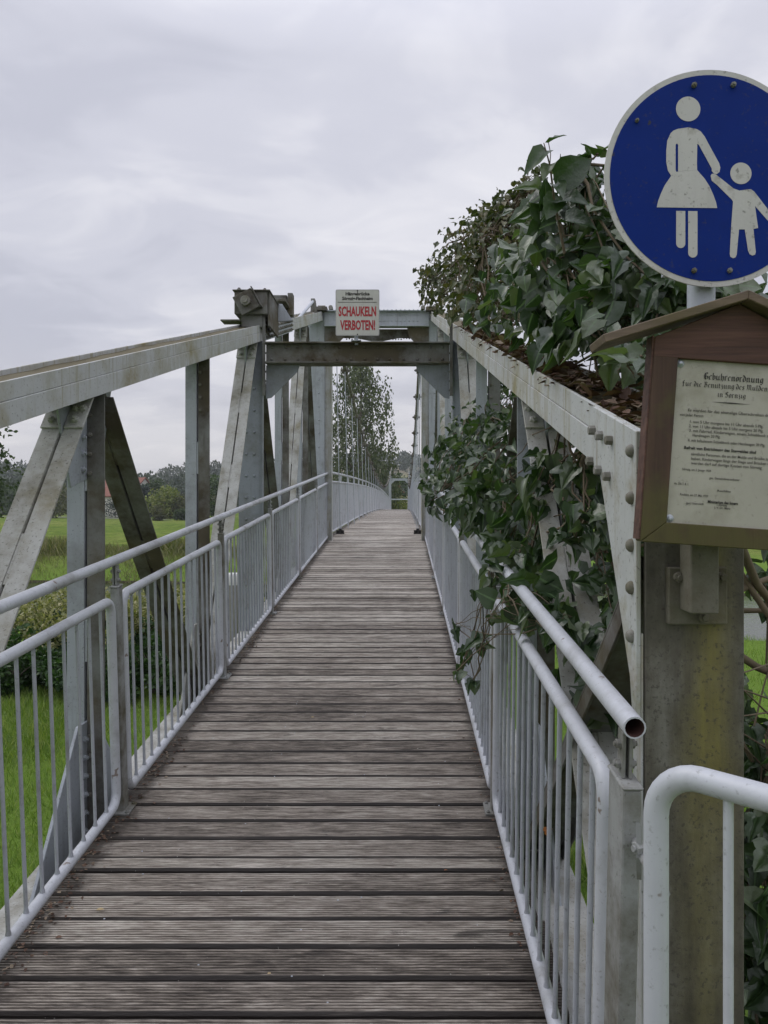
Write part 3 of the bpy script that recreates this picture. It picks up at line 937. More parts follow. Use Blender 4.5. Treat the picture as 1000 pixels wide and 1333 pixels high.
def truss(side):
    o, xi, xo, s = chord(side)
    xc = (xi+xo)/2
    bot = lambda Y: ZB(Y)-.14
    top = lambda Y: chord_top(Y)-.150
    mv = M['steel'] if side < 0 else M['bluesteel']
    for k, yn in enumerate(NODES):
        if k == 0 or k == 6 or k == 3: continue
        member('vertical_post', yn, bot(yn)-.15, yn, top(yn), xc, .165, M['steel'], 0, 0, mat2=M['dirty'])
    # diagonals: fans at nodes 1, 3, 5
    for k in (1, 3, 5):
        yn = NODES[k]; a = NODES[k-1]; b = NODES[k+1]
        member('diagonal_brace', a+.08, bot(a)+.02, yn-.10, top(yn)-.01, xc, .165, M['lichen'], 0, .22)
        member('diagonal_brace', yn+.10, top(yn)-.01, b-.08, bot(b)+.02, xc, .165, M['dirty'], 0, 0, depth=.09)
        g = MB()
        g.prism(*yz(xc-.006, [(yn-.30, top(yn-.30)+.02), (yn+.30, top(yn+.30)+.02), (yn+.16, top(yn)-.34), (yn-.16, top(yn)-.42)]))
        for q in range(5):
            g.hexbolt((xc+.006 if s > 0 else xc-.006, yn-.05, top(yn)-.06-q*.07), (s, 0, 0), .013, .012, random.random())
        g.build('gusset_plate', M['steel'], bridge, .0015)
    for k in (1, 2, 4, 5):
        yn = NODES[k]
        g = MB()
        w_ = .48 if k in (1,) else .42
        zt = ZB(yn)+.38
        g.prism(*yz(xc-.007, [(yn-w_-.05, bot(yn-w_)-.02), (yn+w_+.05, bot(yn+w_)-.02), (yn+.09, zt), (yn-.09, zt)], .014))
        for q in range(6):
            g.hexbolt((xc+s*.007, yn-.03, zt-.07-q*.08), (s, 0, 0), .014, .012, random.random())
        g.build('gusset_plate', M['lichen'] if k > 1 else M['steel'], bridge, .0015)
    # bolts up the near corner of the first verticals
    class BL:
        def hexbolt(s_, *a):
            q_ = MB(); q_.hexbolt(*a); q_.build('hex_bolt', M['bolt'], bridge)
    bl = BL()
    for k in (1, 2, 4):
        yn = NODES[k]
        for q in range(4):
            bl.hexbolt((xc+.020, yn, top(yn)-.10-q*.085), (0, -1, 0), .011, .011, random.random())
        for q in range(4):
            bl.hexbolt((xc+.020, yn, bot(yn)+.20+q*.085), (0, -1, 0), .011, .011, random.random())
truss(-1); truss(1)

# ---- near end post and its big gusset (right), and the same on the left
def end_post(side):
    xi = -1.283; xo = -1.483
    if side > 0: xi, xo = mx(xi), mx(xo)
    s = 1 if side < 0 else -1
    a, b = sorted((xi, xo))
    zt = chord_top(1.57)+.01
    m = MB()
    m.box((a, 1.55, -3.1), (b, 1.562, zt))
    m.box((a+.09, 1.5622, -3.1), (a+.105, 1.70, zt-.16))
    xs = sorted((xi, xi-s*.010))
    m.box((a, 1.5622, -3.1), (a+.008, 1.61, zt-.45)); m.box((b-.008, 1.5622, -3.1), (b, 1.61, zt-.45))
    o = m.build('end_post', M['post'], bridge, .002)
    # light painted return seen beside it
    l = MB()
    xa = sorted((xi+s*.0015, xi+s*.006))
    l.box((xa[0], 1.556, -3.1), (xa[1], 1.612, zt-.42)); l.build('post_flange', M['chord'], o, .001)
    g = MB()
    xg = xi+s*.0065 if s > 0 else xi-.0165
    poly = [(1.556, -.46), (1.556, chord_top(1.556)+.004), (1.90, chord_top(1.90)+.004), (1.90, chord_top(1.9)-.15), (1.845, .075), (1.80, -.0), (1.745, -.10), (1.60, -.36), (1.585, -.43)]
    g.prism(*yz(xg, poly, .010))
    go = g.build('end_gusset', M['gusset'], bridge, .0015)
    face = xi+s*.0165
    for (px, py) in ((783, 560), (793, 567), (806, 573), (780, 600), (791, 612), (803, 620)):
        Y = 493/(px-522); Z = (655-py)/1000*Y
        q = MB(); q.hexbolt((face, Y, Z), (s, 0, 0), .0115, .016, random.random(), False); q.build('hex_bolt', M['bolt'], go)
    for py in (587, 648, 710, 765, 828):
        Y = 1.585; Z = (655-py)/1000*Y
        q = MB(); q.dome((face, Y, Z), (s, 0, 0), .0145, .013, 12); q.build('rivet_head', M['bolt'], go)
    # lower knee strut
    xc = (xi+xo)/2
    k = MB()
    d = Vector((0, 1.62, -1.18)); 
    p0 = Vector((xc, 1.66, -.12)); p1 = Vector((xc, 3.25, ZB(3.25)-.12))
    d = (p1-p0).normalized(); n = Vector((0, -d.z, d.y)); n = -n if n.y > 0 else n
    T = Matrix(((1, n.x, d.x, p0.x), (0, n.y, d.y, p0.y), (0, n.z, d.z, p0.z), (0, 0, 0, 1)))
    L = (p1-p0).length
    k.box((-.085, -.008, 0), (.085, 0, L), T); k.box((-.085, .0002, 0), (-.077, .05, L), T); k.box((.077, .0002, 0), (.085, .05, L), T)
    for q in range(3): k.hexbolt(T @ Vector((0.03, 0, .12+q*.12)), n, .013, .012)
    if side > 0: k.build('knee_brace', M['dirty'], bridge, .0015)
    return o
end_post(-1); end_post(1)

# ---- portal 1 (Y 7.07) and portal 2 (Y 12.6)
def portal1():
    Y = 7.07
    for side in (-1, 1):
        xi = -1.262; xo = -1.49
        if side > 0: xi, xo = mx(xi), mx(xo)
        a, b = sorted((xi, xo))
        m = MB()
        zt = chord_top(Y)-.150
        m.box((a, Y-.012, ZB(Y)-.5), (b, Y, zt))
        s = 1 if side < 0 else -1
        e = sorted((xi+s*.0005, xi-s*.010))
        # flange at the walker's side, lighter
        m.box((e[0], Y-.05, ZB(Y)-.5), (e[1], Y-.0125, zt-.02))
        z = ZB(Y)-.1; 
        while z < zt-.05:
            for xx in (.3, .62):
                m.dome((xo+(xi-xo)*xx, Y-.012, z), (0, -1, 0), .0135, .010)
            z += .2
        m.box((a, Y+.0005, ZB(Y)-.5), (a+.01, Y+.16, zt))
        o = m.build('portal_leg', M['bluesteel'], bridge, .0015)
        # edge angle from chord level down past the beam
        ea = MB(); x0 = mx(-1.262) if side > 0 else -1.262
        f = sorted((x0, x0+s*.026))
        ea.box((f[0], Y-.075, .98), (f[1], Y-.0505, chord_top(Y)+.06)); 
        for q in range(8): ea.dome((x0+s*.027, Y-.062, 1.03+q*.085), (s, 0, 0), .010, .008)
        ea.build('edge_angle', M['dirty'], o, .001)
        # knee gusset under the beam
        g = MB()
        xk = x0+s*.0275
        g.prism(*xz(Y-.03, [(xk, 1.262), (xk+s*.31, 1.262), (xk+s*.285, 1.20), (xk+s*.05, .965), (xk, .955)], .012))
        g.build('knee_plate', M['bluesteel'], bridge, .0015)
    b = MB()
    x0 = -1.233; x1 = mx(x0)
    b.box((x0, Y-.048, 1.285), (x1, Y-.036, 1.452))
    b.box((x0, Y-.11, 1.4525), (x1, Y+.06, 1.466)); b.box((x0, Y-.12, 1.270), (x1, Y+.07, 1.2845))
    for z in (1.315, 1.425):
        for k in range(14):
            xx = x0+.06+k*(x1-x0-.12)/13+random.uniform(-.01, .01)
            b.dome((xx, Y-.048, z), (0, -1, 0), .0145, .011)
    b.build('portal_beam', M['dirty'], bridge, .0015)
portal1()

def portal2():
    Y = 12.6; zt = chord_top(Y)
    for side in (-1, 1):
        s = 1 if side < 0 else -1
        xi = -1.25; xo = -1.56
        if side > 0: xi, xo = mx(xi), mx(xo)
        a, b = sorted((xi, xo))
        m = MB()
        m.box((a, Y-.012, -4.3), (b, Y, zt-.03)); m.box((a, Y+.0005, -4.3), (a+.012, Y+.3, zt-.03)); m.box((b-.012, Y+.0005, -4.3), (b, Y+.3, zt-.03))
        z = ZB(Y)
        while z < zt-.1:
            for xx in (.25, .7): m.dome((xo+(xi-xo)*xx, Y-.012, z), (0, -1, 0), .0135, .010)
            z += .22
        o = m.build('tower_leg', M['steel'], bridge, .0015)
        # outer stiffening leg closer to the walker
        m2 = MB()
        f = sorted((xi+s*.001, xi+s*.125))
        m2.box((f[0], Y+.05, ZB(Y)-.4), (f[1], Y+.062, zt-.35)); 
        e = sorted((xi+s*.125, xi+s*.113))
        m2.box((e[0], Y-.03, ZB(Y)-.4), (e[1], Y+.0495, zt-.35))
        m2.build('leg_stiffener', M['chord'], o, .0015)
        g = MB()
        g.prism(*xz(Y-.02, [(xi+s*.001, zt-.26), (xi+s*.36, zt-.26), (xi+s*.33, zt-.42), (xi+s*.10, zt-.66), (xi+s*.001, zt-.68)], .012))
        g.build('knee_plate', M['dirty'], bridge, .0015)
        # saddle on top
        sdl = MB(); xm = (xi+xo)/2 + s*.1
        sdl.box((xm-.11, Y-.2, zt-.029), (xm+.11, Y+.3, zt+.03)); sdl.tube([(xm-.06, Y+.05, zt+.06), (xm+.06, Y+.05, zt+.06)], .05, 12)
        sdl.build('cable_saddle', M['dirty'], bridge, .002)
    x0 = -1.249; x1 = mx(x0)
    b = MB()
    b.box((x0, Y-.06, zt-.25), (x1, Y-.048, zt-.025)); b.box((x0, Y-.13, zt-.0245), (x1, Y+.06, zt-.008)); b.box((x0, Y-.11, zt-.265), (x1, Y+.06, zt-.2505))
    for k in range(16):
        xx = XC+.18+(k % 8)*.07 - (.55 if k > 7 else 0)
        for z in (zt-.08, zt-.17): b.dome((xx, Y-.06, z), (0, -1, 0), .014, .011)
        b.dome((xx, Y-.13, zt-.012), (0, -.4, 1), .014, .014)
    b.build('portal_beam', M['steel'], bridge, .0015)
    l = MB()
    l.prism(*xz(Y+.10, [(x0+.25, zt-.27), (x1-.25, zt-.27), (x1-.25, zt-.42), (XC+.35, zt-.42), (XC+.1, zt-.47), (XC-.1, zt-.47), (XC-.35, zt-.42), (x0+.25, zt-.42)], .012))
    for k in range(24):
        l.dome((XC-.5+k*.045, Y+.075, zt-.42-.02*random.random()), (0, -.3, -1), .014, .014)
    l.build('lower_strut', M['dirty'], bridge, .0015)
portal2()

# ---- splice plate with bolt rows and cable anchorage on the left chord
def splice():
    s = 1; xi = -1.283
    m = MB()
    pl = [(7.16, chord_top(7.16)-.155), (9.0, chord_top(9.0)-.155), (9.0, chord_top(9.0)+.005), (7.16, chord_top(7.16)+.005)]
    m.prism(*yz(xi+.0045, pl, .009))
    o = m.build('splice_plate', M['steel'], bridge, .001)
    for r_, tt in enumerate((.025, .075, .125)):
        for k in range(13):
            Y = 7.25+k*.135
            b = MB(); b.hexbolt((xi+.0135, Y, chord_top(Y)-tt), (1, 0, 0), .017, .018, random.random()); b.build('hex_bolt', M['bolt'], o)
splice()

def anchor():
    t = thing('cable_anchor', (-1.34, 7.4, chord_top(7.2)), 'blocky grimy steel cable anchorage with a big square nut on the left top chord', 'cable anchor')
    Rt = Matrix.Translation((-1.33, 6.98, 1.73)) 
    m = MB()
    m.box((-.175, -.04, -.02), (.12, .42, .185), Rt)
    m.box((-.12, .0, -.13), (.07, .40, -.0205), Rt)
    m.box((.1205, .0, -.12), (.14, .5, .19), Rt)
    m.box((-.19, -.06, .1855), (.15, .46, .197), Rt)
    for xx, yy in ((-.14, 0), (-.14, .3), (.09, 0.02), (.09, .35)): m.hexbolt(Rt @ Vector((xx, yy, .197)), (0, 0, 1), .022, .02)
    m.box((-.30, -.05, -.085), (-.1205, .1, -.07), Rt)
    m.build('housing', M['dirty'], t, .004)
    n = MB()
    A = Rt @ Matrix.Translation((-.055, -.055, .075)) @ Matrix.Rotation(R(-28), 4, 'Y')
    n.box((-.092, -.05, -.092), (.092, .0, .092), A)
    n.box((.095, -.065, -.10), (.107, .02, .10), A)
    n.build('square_nut', M['dirty'], t, .004)
    c = MB(); c.tube([Rt @ Vector((-.055, -.155, .075)), Rt @ Vector((-.055, -.10, .075))], .043, 20); c.tube([Rt @ Vector((-.055, -.175, .075)), Rt @ Vector((-.055, -.15, .075))], .025, 16)
    c.build('threaded_end', M['bolt'], t)
    # triangular stiffener and the second clamp block
    w2 = MB()
    w2.prism(*xz(7.46, [(-1.19, chord_top(7.5)+.0), (-1.05, chord_top(7.5)+.01), (-1.15, 1.93), (-1.19, 1.93)], .02))
    w2.build('stiffener', M['steel'], t, .002)
    h2 = MB()
    h2.box((-1.40, 8.35, chord_top(8.4)+.01), (-1.24, 8.6, chord_top(8.4)+.26)); h2.box((-1.225, 8.3, chord_top(8.4)+.03), (-1.17, 8.42, chord_top(8.4)+.27))
    h2.box((-1.42, 8.0, chord_top(8.4)+.10), (-1.20, 8.3495, chord_top(8.4)+.13))
    h2.hexbolt((-1.31, 8.35, chord_top(8.4)+.19), (0, -1, 0), .03, .03)
    h2.build('clamp_block', M['dirty'], t, .004)
    rd = MB()
    z8 = chord_top(8.4)+.15
    rd.tube([(-1.30, 8.6, z8), (-1.31, 9.6, z8+.12), (-1.33, 11.6, chord_top(11.6)-.25+.42)], .022, 10)
    rd.tube([(-1.33, 9.0, z8+.055), (-1.313, 9.25, z8+.08)], .036, 8)
    rd.build('tie_rod', M['zinc'], t)
    br = MB()
    br.prism(*yz(-1.36, [(11.55, chord_top(11.6)-.0), (11.95, chord_top(11.95)), (11.75, chord_top(11.6)+.22), (11.6, chord_top(11.6)+.22)], .06))
    br.build('rod_bracket', M['dirty'], t, .003)
anchor()

# ---- suspension cables and hangers over the main span
def cable_z(Y): return .95 + (chord_top(12.6)+.08-.95)*((Y-41.3)/28.7)**2
def cables():
    for side in (-1, 1):
        x_at = lambda Y: (XC + side*(.76 + .0*(Y))) + bend(Y)
        m = MB()
        pts = [(x_at(Y), Y, cable_z(Y)) for Y in np.linspace(12.62, 70, 60)]
        m.tube(pts, .036, 8)
        o = m.build('main_cable', M['bolt'], bridge)
        Y = 13.85; k = 0
        while Y < 69.5:
            if k < 26:
                c = MB(); z = cable_z(Y)
                c.box((x_at(Y)-.055, Y-.07, z-.06), (x_at(Y)+.055, Y+.07, z+.06)); c.tube([(x_at(Y), Y, z-.16), (x_at(Y), Y, z-.05)], .03, 6)
                c.hexbolt((x_at(Y)+.055, Y, z), (1, 0, 0), .03, .03); c.hexbolt((x_at(Y)-.055, Y, z), (-1, 0, 0), .03, .03)
                c.build('cable_clamp', M['dirty'], o, .006)
            h = MB()
            zd = zdeck(Y)
            xh = XC + side*.70 + bend(Y)
            h.tube([(x_at(Y)-.0, Y-.12, cable_z(Y)-.05), (xh, Y, zd-.05)], .0085, 6)
            ho = h.build('hanger_rod', M['zinc'], bridge)
            if k < 1:
                q = MB()
                q.box((xh-.075, Y-.03, zd+.002), (xh+.075, Y+.03, zd+.014)); q.tube([(xh-.05, Y, zd+.014), (xh-.05, Y, zd+.07)], .022, 8); q.tube([(xh+.05, Y, zd+.014), (xh+.05, Y, zd+.07)], .022, 8)
                q.tube([(xh, Y, zd), (xh, Y, zd+.10)], .028, 8)
                q.build('rod_clamp', M['black'], ho)
            Y += 2.0; k += 1
cables()

# ---- far tower and end frame
def far_tower():
    Y = 70
    xs = (XC-.9+bend(Y), XC+.9+bend(Y))
    for x in xs:
        m = MB(); m.box((x-.10, Y-.1, -4.5), (x+.10, Y+.1, 2.35)); m.box((x-.14, Y-.14, 2.3505), (x+.14, Y+.14, 2.45)); m.tube([(x, Y, 2.45), (x, Y, 2.9)], .05, 8)
        m.build('far_tower_leg', M['steel'], bridge, .005)
    m = MB(); m.box((xs[0]+.1005, Y-.06, 2.05), (xs[1]-.1005, Y+.06, 2.25))
    for s in (0, 1):
        sg = 1 if s == 0 else -1; x = xs[s]+sg*.101
        m.prism(*xz(Y-.05, [(x, 2.049), (x+sg*.35, 2.049), (x, 1.7)], .012))
    m.build('far_portal_beam', M['steel'], bridge, .003)
far_tower()

# piers and abutments
def pier(x0, x1, y0, y1, zt, label, zb=-5.5):
    t = MB(); t.box((x0, y0, zb), (x1, y1, zt))
    for k in range(3): t.box((x0-.012, y0-.012, zt-.35-k*.9), (x1+.012, y1+.012, zt-.32-k*.9))
    tag(t.build('concrete_pier', M['concrete'], None, .03), label, 'pier')
pier(-1.8, 1.0, 12.3, 13.3, zdeck(12.6)-.45, 'grey concrete pier under the first suspension tower', -5.5)
pier(-1.9+.3, 1.1+.3, 69.5, 70.6, zdeck(70)-.3, 'grey concrete pier under the far suspension tower', -5.5)
pier(-1.6, .8, 1.0, 1.5495, -2.05, 'low concrete abutment under the near end of the bridge', -4)
pl_ = MB()
pl_.tube([(-1.86, 8.5, -4.0), (-1.86, 8.5, -.90)], .10, 20)
t_ = thing('concrete_pillar', (-1.86, 8.5, -3.3), 'rough grey concrete pillar with a white cap outside the left portal leg', 'pillar')
pl_.build('shaft', M['concrete'], t_)
cp = MB(); cp.tube([(-1.86, 8.5, -.8995), (-1.86, 8.5, -.80), (-1.86, 8.5, -.775)], 0, 20, rs=[.108, .108, .08]); cp.build('cap', M['concretecap'], t_)

# ------------------------------------------------------------------ railings
def arc_frame(x, u0, u1, v0, v1, r, fr, lean=0.0):
    pts = []
    def c(cu, cv, a0, a1):
        for k in range(6):
            a = a0+(a1-a0)*k/5
            pts.append(fr(x, cu+math.cos(a)*r, cv+math.sin(a)*r))
    h = math.pi/2
    c(u0+r, v0+r, 2*h, 3*h); c(u1-r, v0+r, 3*h, 4*h); c(u1-r, v1-r, 0, h); c(u0+r, v1-r, h, 2*h)
    pts.append(pts[0])
    return pts

def railing(side, label):
    x = -1.213 if side < 0 else .408
    s = 1 if side < 0 else -1
    t = thing('railing', DF(x, 1.4, 0), label, 'railing', 'railings of the near ramp')
    us = [1.48, 3.36, 5.27, 7.22, 9.15, 11.1, 13.25]
    # handrail with an open end
    m = MB()
    A = DF(x, 1.43, 1.10); B = DF(x, 13.25, 1.10)
    m.tube([A, B], .0202, 16, caps=False)
    inner = [B, A]
    ho = m.build('handrail', M['rail'], t)
    lip = MB()
    d = (B-A).normalized(); u = d.cross(Vector((0, 0, 1))).normalized(); w = d.cross(u)
    vs = []
    for rr in (.0202, .0171):
        for k in range(16):
            a = 2*math.pi*k/16; vs.append(A + (u*math.cos(a)+w*math.sin(a))*rr)
    lip.raw(vs, [(k, (k+1) % 16, 16+(k+1) % 16, 16+k) for k in range(16)]); lip.build('open_rim', M['rail'], ho)
    bore = MB(); bore.tube([A+d*.14, A+d*.001], .0172, 16, caps=False); bore.raw([A+d*.14+(u*math.cos(2*math.pi*k/16)+w*math.sin(2*math.pi*k/16))*.0172 for k in range(16)], [tuple(range(16))]); bore.build('bore', M['rustbore'], ho)
    for i, u_ in enumerate(us):
        w_ = .016
        dp = .048 if i == 0 else .030
        p = MB()
        T = Matrix.Translation(DF(x + (0 if i == 0 else 0), u_, 0)) @ Matrix.Rotation(math.atan(SL), 4, 'X')
        p.box((-w_, -dp, .0), (w_, dp, .985), T)
        p.box((-w_-.003, -dp-.003, .9855), (w_+.003, dp+.003, .993), T)
        po = p.build('newel_post', M['newel'], t, .003)
        b = MB()
        b.box((-.010, -.016, .9935), (-.004, .016, 1.078), T); b.box((.002, -.018, .9935), (.008, .018, 1.078), T)
        for z in (1.015, 1.052):
            b.hexbolt(T @ Vector((.008, 0, z)), (1, 0, 0), .0095, .008); b.hexbolt(T @ Vector((-.010, 0, z)), (-1, 0, 0), .0095, .008)
        b.build('rail_bracket', M['newel'], po, .001)
        bp = MB()
        bp.box((-.045, -.055, .002), (.045, .055, .010), T)
        for bx, by in ((.032, -.042), (.032, .042), (-.032, -.042), (-.032, .042)): bp.hexbolt(T @ Vector((bx, by, .010)), (0, 0, 1), .008, .007)
        bp.build('base_plate', M['newel'], po, .001)
    for i in range(6):
        a = us[i]+(.068 if i else .115); b = us[i+1]-.068
        f = MB()
        pts = arc_frame(x, a, b, .062, .94, .055, DF)
        f.tube(pts, .0195, 14, caps=False)
        fo = f.build('panel_frame', M['rail'], t)
        n = round((b-a)/.113)
        for k in range(1, n):
            u_ = a + (b-a)*k/n
            q = MB(); q.tube([DF(x, u_, .076), DF(x, u_, .086), DF(x, u_, .094), DF(x, u_, .93)], 0, 8, rs=[.0098, .0090, .0068, .0068]); q.build('baluster', M['baluster'], fo)
        lug = MB()
        for vv in (.25, .8):
            for uu, sg in ((a, -1), (b, 1)) if i else ((b, 1),):
                T = Matrix.Translation(DF(x, uu, vv)) @ Matrix.Rotation(math.atan(SL), 4, 'X')
                lo, hi = sorted((sg*.015, sg*.042)); lug.box((-.003, lo, -.02), (.003, hi, .02), T)
        lug.build('panel_lug', M['newel'], fo)
    return t
railing(-1, 'light grey tubular steel railing along the left edge of the near ramp')
railing(1, 'light grey tubular steel railing with open tube end along the right edge, ivy over it')

def span_railing(side, label):
    def fr(x, Y, v): return Vector((x+bend(Y), Y, zdeck(Y)+v))
    x = -1.213 if side < 0 else .408
    t = thing('railing', (x, 13.3, zdeck(13.3)), label, 'railing', 'railings of the suspended span')
    m = MB()
    Ys = np.linspace(13.27, 69.8, 60)
    m.tube([fr(x, Y, 1.10) for Y in Ys], .0215, 8); m.build('handrail', M['rail'], t)
    p = MB(); p.box((x-.03, 13.2, zdeck(13.2)-.1), (x+.03, 13.3, zdeck(13.2)+1.12)); p.build('end_post', M['dirty'], t, .003)
    Y = 13.4; k = 0
    while Y < 69.3:
        q = MB(); b = Y+2.0
        q.tube([fr(x, Y, .06), fr(x, b-.08, .06)], .019, 8); q.tube([fr(x, Y, .94), fr(x, b-.08, .94)], .019, 8)
        q.tube([fr(x, Y, .06), fr(x, Y, .94)], .018, 6); q.tube([fr(x, b-.08, .06), fr(x, b-.08, .94)], .018, 6)
        for i in range(1, 17):
            yy = Y+1.92*i/17
            q.tube([fr(x, yy, .07), fr(x, yy, .93)], .0075, 4, caps=False)
        q.tube([fr(x, b-.04, -.05), fr(x, b-.04, 1.09)], .022, 6)
        q.build('railing_panel', M['rail'], t)
        Y = b; k += 1
span_railing(-1, 'light grey railing along the left side of the suspended span, beyond the dark post')
span_railing(1, 'light grey railing along the right side of the suspended span')

# cross barrier at the far end, seen through the far tower
fb = thing('end_barrier', (.0, 74, zdeck(70)), 'grey horizontal bar barrier seen through the far tower', 'barrier')
m = MB(); m.tube([(-1.0, 74, .35), (1.1, 74, .35)], .06, 8); m.build('bar', M['steel'], fb)
m = MB(); m.tube([(-1.0, 74, -1.6), (-1.0, 74, .4)], .06, 8); m.build('post', M['steel'], fb)
m = MB(); m.tube([(1.1, 74, -1.6), (1.1, 74, .4)], .06, 8); m.build('post', M['steel'], fb)

# near barrier panel, turned across the picture at the right
def barrier():
    t = thing('barrier_panel', (.39, 1.16, -1.5), 'pale chipped tubular barrier panel with rounded corner in the right foreground', 'barrier')
    c0 = Vector((.394, 1.186, 0)); dr = Vector((.67, -.74, 0)).normalized()
    def F(x, u, v): return Vector((c0.x+dr.x*u, c0.y+dr.y*u, v))
    m = MB()
    r = .072; top = -.408; bot = -1.42; L = 1.2
    pts = []
    h = math.pi/2
    def c(cu, cv, a0, a1):
        for k in range(9):
            a = a0+(a1-a0)*k/8; pts.append(F(0, cu+math.cos(a)*r, cv+math.sin(a)*r))
    c(r, bot+r, 2*h, 3*h); c(L-r, bot+r, 3*h, 4*h); c(L-r, top-r, 0, h); c(r, top-r, h, 2*h); pts.append(pts[0])
    m.tube(pts, .0190, 18, caps=False)
    fo = m.build('panel_frame', M['rail'], t)
    for k in range(1, 11):
        q = MB(); u = .113*k; q.tube([F(0, u, bot+.01), F(0, u, top-.01)], .0072, 10); q.build('baluster', M['rail'], fo)
    b = MB()
    b.prism([(0, 0), (.028, -.02), (.028, -.085), (.018, -.105), (0, -.06)], .008, Matrix(((.35, 0, .94, .398), (.94, 0, -.35, 1.30), (0, 1, 0, -.54), (0, 0, 0, 1))))
    b.tube([(.404, 1.18, -.60), (.430, 1.549, -.60)], .010, 8)
    b.hexbolt((.405, 1.305, -.585), (-.94, -.35, 0), .011, .009)
    b.build('hinge_plate', M['newel'], t)
    p = MB(); e = F(0, L+.05, 0); p.box((e.x-.02, e.y-.02, -1.75), (e.x+.02, e.y+.02, -.42)); p.build('barrier_post', M['newel'], t, .003)
barrier()

# ------------------------------------------------------------------ lettering
def text_into(mb, body, Mx, size, xs=1.0, align='LEFT', bold=0.0, depth=.0006):
    cu = bpy.data.curves.new('txt', 'FONT'); cu.body = body; cu.size = size; cu.align_x = align; cu.offset = bold; cu.resolution_u = 2
    ob = bpy.data.objects.new('txt', cu); scene.collection.objects.link(ob)
    bpy.context.view_layer.update()
    me = bpy.data.meshes.new_from_object(ob.evaluated_get(bpy.context.evaluated_depsgraph_get()))
    mb.raw([Mx @ Vector((v.co.x*xs, v.co.y, depth)) for v in me.vertices], [tuple(p.vertices) for p in me.polygons])
    bpy.data.objects.remove(ob); bpy.data.curves.remove(cu); bpy.data.meshes.remove(me)

GL = {
 'i': [[(.3,3.6),(1,3.9),(1,.5),(1.6,.1)],[(.9,5.3),(1.2,5.5)]],
 'n': [[(.2,3.6),(.9,3.9),(.9,.4),(1.4,0)],[(.9,3.2),(2.2,4),(2.9,3.4),(2.9,.5),(3.5,.1)]],
 'm': [[(.2,3.6),(.9,3.9),(.9,.4),(1.4,0)],[(.9,3.2),(2.1,4),(2.7,3.4),(2.7,.3)],[(2.7,3.2),(3.9,4),(4.5,3.4),(4.5,.5),(5.1,.1)]],
 'u': [[(.2,3.6),(.9,3.9),(.9,.7),(1.7,0),(2.9,.8)],[(2.9,4),(2.9,.5),(3.5,.1)]],
 'r': [[(.2,3.6),(.9,3.9),(.9,.4),(1.4,0)],[(.9,3.2),(1.9,4),(2.4,3.5)]],
 'e': [[(2.3,.6),(1.6,0),(.7,.6),(.7,3.2),(1.7,4),(2.4,3.2),(.8,1.9)]],
 'o': [[(1.6,4),(.7,3.3),(.7,.7),(1.6,0),(2.5,.8),(2.5,3.2),(1.6,4)]],
 'd': [[(.6,6),(1.9,4.9),(2.6,3.4),(2.6,.8),(1.6,0),(.7,.7),(.7,3),(1.6,3.9)]],
 'b': [[(.9,6.3),(.9,.6),(1.7,0),(2.7,.8),(2.7,3.2),(1.9,4),(.9,3.2)]],
 'h': [[(.9,6.3),(.9,.4),(1.3,0)],[(.9,3.2),(2,4),(2.8,3.2),(2.7,.6),(1.9,-1.2)]],
 'g': [[(2.6,4),(1.4,4),(.7,3.2),(.7,.9),(1.5,.2),(2.6,1)],[(2.6,4),(2.6,-.6),(1.8,-1.6),(.7,-1.3)]],
 'f': [[(2.2,5.9),(1.4,6.3),(.9,5.4),(.9,-1)],[(.2,3.7),(1.9,3.7)]],
 't': [[(.9,5.2),(.9,.6),(1.6,0)],[(.2,3.8),(1.9,3.8)]],
 'z': [[(.5,3.8),(1.9,3.9),(1,2.3),(2,1.4),(1.6,-1),(.6,-1.3)]],
 'l': [[(.9,6.3),(.9,.5),(1.5,0)]],
 's': [[(2.2,3.7),(1.3,4.1),(.7,3.2),(2.2,1.3),(1.5,0),(.5,.4)]],
 'G': [[(3.6,5.4),(2.6,6.2),(1.2,5.6),(.7,3.5),(1,1.2),(2.3,0),(3.8,.8),(3.8,2.8),(2.6,3)],[(1.8,5.6),(1.8,1.2)]],
 'B': [[(.5,5.4),(1.3,6.2),(2,5),(1.6,.4)],[(1.8,5.6),(3.2,6.2),(3.8,5),(2.6,3.6),(3.9,2.4),(3.6,.8),(2.4,0),(.6,.3)]],
 'M': [[(.4,5.6),(1.1,6.2),(1.5,4),(1.2,1),(.4,0)],[(1.6,5.2),(2.7,6.2),(3.1,4.6),(3.1,.3)],[(3.1,5.2),(4.3,6.2),(4.9,5),(4.9,.6),(5.6,0)]],
 'S': [[(3.6,5.6),(2.4,6.3),(1,5.4),(1.3,3.8),(3.3,2.8),(3.7,1.2),(2.4,0),(.6,.6)],[(2.3,5.5),(2.3,3.6)]],
 '.': [[(.5,.1),(.9,.3)]], '-': [[(.3,2),(1.6,2.1)]],
}
GL['ü'] = GL['u'] + [[(1,5.3),(1.3,5.5)],[(2.5,5.3),(2.8,5.5)]]
GL['ö'] = GL['o'] + [[(.8,5.3),(1.1,5.5)],[(2.1,5.3),(2.4,5.5)]]
